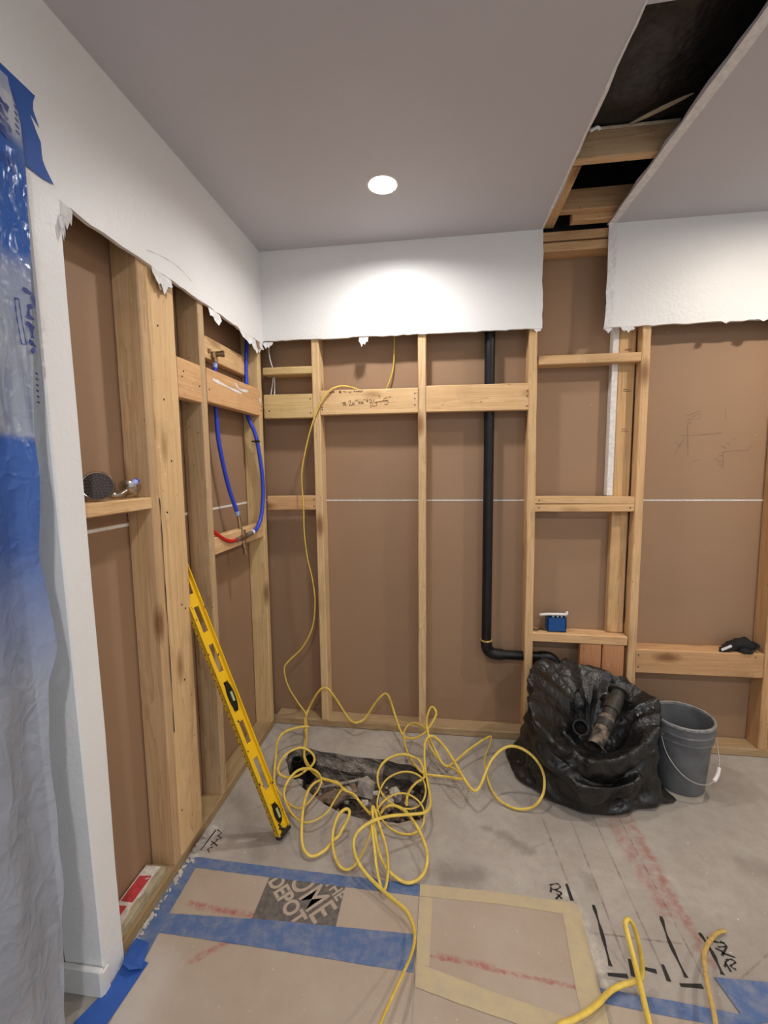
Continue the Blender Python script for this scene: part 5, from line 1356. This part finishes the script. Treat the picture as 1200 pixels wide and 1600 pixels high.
# muddy board, rod, wire, black trap
v, f = box_vf(-0.13, 0.13, -0.028, 0.028, -0.006, 0.006, 0.002); q = Matrix.Rotation(math.radians(24), 3, 'Z') @ Matrix.Rotation(math.radians(-8), 3, 'Y')
tag(O('muddy_board', [q @ p + Vector((0.405, -0.425, -0.062)) for p in v], f, DIRT_WOOD), 'muddy thin board slanting across the left of the floor hole', 'board')
v, f = box_vf(-0.055, 0.055, -0.03, 0.03, -0.006, 0.006, 0.002); q = Matrix.Rotation(math.radians(70), 3, 'Z') @ Matrix.Rotation(math.radians(18), 3, 'Y')
tag(O('muddy_board', [q @ p + Vector((0.445, -0.44, -0.05)) for p in v], f, DIRT_WOOD), 'short muddy board lying over the slanting board in the hole', 'board')
v, f = tube_vf([(0.335, -0.385, -0.058), (0.545, -0.305, -0.050)], 0.0075, 10); tag(O('metal_rod', v, f, STONE, smooth=True), 'grey metal rod lying across the floor hole', 'rod')
v, f = tube_vf(catmull([(0.385, -0.235, -0.02), (0.43, -0.30, -0.03), (0.50, -0.375, -0.035)], 5), 0.0022, 6); tag(O('wire_scrap', v, f, STEEL), 'thin bare wire leaning into the floor hole', 'wire')
root = empty('drain_trap', (0.235, -0.25, -0.12)); tag(root, 'black drain trap at the left end of the floor hole', 'pipe')
v, f = lathe_vf([(0.028, 0), (0.028, 0.07), (0.033, 0.07), (0.033, 0.095), (0.026, 0.095), (0.024, 0.0)], (0.262, -0.232, -0.118), (0, 0, 1), 20, closed=True); O('pipe_body', v, f, BLACK, root, smooth=True, auto=50)
v, f = lathe_vf([(0.020, 0), (0.022, 0.05), (0.026, 0.05), (0.026, 0.072), (0.018, 0.072), (0.018, 0.0)], (0.196, -0.248, -0.095), (0.1, 0.05, 1), 20, closed=True); O('pipe_body', v, f, BLACK, root, smooth=True, auto=50)
v, f = tube_vf(catmull([(0.196, -0.248, -0.085), (0.20, -0.265, -0.125), (0.235, -0.255, -0.145), (0.262, -0.235, -0.11)], 5), 0.024, 14); O('trap_bend', v, f, BLACK, root, smooth=True)
v, f = tube_vf([(0.225, -0.26, -0.10), (0.25, -0.36, -0.115), (0.262, -0.43, -0.12)], 0.030, 16); O('pipe_body', v, f, BLACK, root, smooth=True, auto=50)

# ---- plastic film hung over the doorway, and its tape
def film_pt(y, z):
    t = (y + 1.29) / -0.9
    x = 0.034 + 0.013 * math.sin(y * 46 + 1.5 * noise.noise(Vector((y * 4, z * 1.2, 0)))) * min(1.0, max(0.0, (2.15 - z) * 1.2) + 0.1)
    x += 0.012 * noise.noise(Vector((y * 9, z * 3.2, 4))) + 0.007 * noise.noise(Vector((y * 25, z * 9, 8)))
    x += 0.03 * max(0, (0.9 - z)) * 0.6
    return max(x, 0.016)
edge = [(2.175, -1.318), (2.12, -1.296), (2.05, -1.292), (1.90, -1.305), (1.82, -1.313), (1.60, -1.332), (1.44, -1.343), (1.20, -1.352), (1.05, -1.340), (1.0, -1.338), (0.93, -1.356), (0.75, -1.366), (0.57, -1.372), (0.35, -1.384), (0.11, -1.398), (0.0, -1.402)]
def edge_y(z):
    for (z0, y0), (z1, y1) in zip(edge, edge[1:]):
        if z1 <= z <= z0: return y0 + (y1 - y0) * (z0 - z) / (z0 - z1)
    return edge[0][1] if z > edge[0][0] else edge[-1][1]
vs, fs = [], []
NZ, NY = 150, 70
for j in range(NZ + 1):
    z = 2.185 - (2.185 - 0.004) * j / NZ
    ye = edge_y(z)
    for i in range(NY + 1):
        y = ye - 0.82 * (i / NY) ** 1.4
        vs.append((film_pt(y, z), y, z))
for j in range(NZ):
    for i in range(NY):
        a = j * (NY + 1) + i; fs.append((a, a + 1, a + NY + 2, a + NY + 1))
film = tag(O('plastic_sheet', vs, fs, SHEET, smooth=True), 'blue and clear plastic sheet hung over the doorway at the left edge', 'plastic sheet')
# printing on the film: bold turned letters and small lines
def film_print(strokes, w, name):
    b = MB()
    for s_ in strokes:
        P = []
        for (y, z), (y2, z2) in zip(s_, s_[1:]):
            k = max(2, int(math.hypot(y2 - y, z2 - z) / 0.006))
            P += [(y + (y2 - y) * q / k, z + (z2 - z) * q / k) for q in range(k)]
        P.append(s_[-1])
        P = [(film_pt(y, z) + 0.0018, y, z) for y, z in P]
        b.add(*stroke_vf(P, w, (1, 0, 0), 0.0006, 1))
    return b.obj(name, BLUE_PRINT, film)
film_print([[(-1.338, 1.768), (-1.318, 1.764), (-1.316, 1.740), (-1.330, 1.735), (-1.332, 1.715), (-1.318, 1.712)], [(-1.338, 1.70), (-1.318, 1.695)], [(-1.328, 1.698), (-1.326, 1.672)], [(-1.336, 1.665), (-1.320, 1.655), (-1.334, 1.640)]], 0.010, 'printed_letters')
film_print([[(-1.352, 1.745), (-1.346, 1.745), (-1.342, 1.655), (-1.350, 1.655), (-1.352, 1.745)]], 0.003, 'printed_frame')
film_print([[(-1.355, 2.128), (-1.325, 2.118)], [(-1.352, 2.112), (-1.330, 2.095)], [(-1.36, 2.095), (-1.322, 2.08)], [(-1.35, 2.075), (-1.332, 2.06)]], 0.016, 'printed_letters')
film_print([[(-1.312, 2.150 - 0.012 * q), (-1.303, 2.146 - 0.012 * q)] for q in range(6)], 0.004, 'printed_small_print')
film_print([[(-1.37 + 0.012 * q, 2.035 - 0.004 * q), (-1.362 + 0.012 * q, 2.012 - 0.004 * q)] for q in range(4)], 0.006, 'printed_small_print')
film_print([[(-1.330, 1.60 - 0.012 * q), (-1.322, 1.598 - 0.012 * q)] for q in range(6)], 0.004, 'printed_small_print')
def wall_tape(poly, label, x=0.0136):
    v, f = slab_vf([(x, y, z) for y, z in poly], (0.0008, 0, 0)); return tag(O('blue_tape', v, f, BLUE_CLEAN), label, 'tape', 'blue tape round the plastic sheet')
wall_tape([(-2.1, 2.222), (-1.40, 2.222), (-1.236, 2.214), (-1.243, 2.196), (-1.244, 2.180), (-1.232, 2.152), (-1.256, 2.170), (-1.290, 2.172), (-1.42, 2.176), (-2.1, 2.176)], 'blue tape running along above the hung plastic sheet')
wall_tape([(-1.292, 2.180), (-1.256, 2.178), (-1.252, 2.160), (-1.240, 2.135), (-1.232, 2.122), (-1.232, 2.095), (-1.2335, 2.088), (-1.279, 2.083), (-1.284, 2.120)], 'blue tape down the right edge of the plastic sheet, upper piece', 0.0146)
wall_tape([(-1.280, 2.100), (-1.234, 2.104), (-1.232, 2.085), (-1.226, 2.072), (-1.207, 2.048), (-1.235, 2.044), (-1.277, 2.046)], 'blue tape down the right edge of the plastic sheet, lowest piece with a pointed tip', 0.0156)
v, f = tube_vf(catmull([(-0.20, -1.16, 0.012), (-0.165, -1.20, 0.03), (-0.150, -1.22, 0.05), (-0.155, -1.23, 0.01), (-0.17, -1.35, 0.008)], 6), 0.006, 8)
tag(O('extension_cord', v, f, ORANGE, smooth=True), 'orange cord glimpsed behind the wall end at the lower left', 'cord')
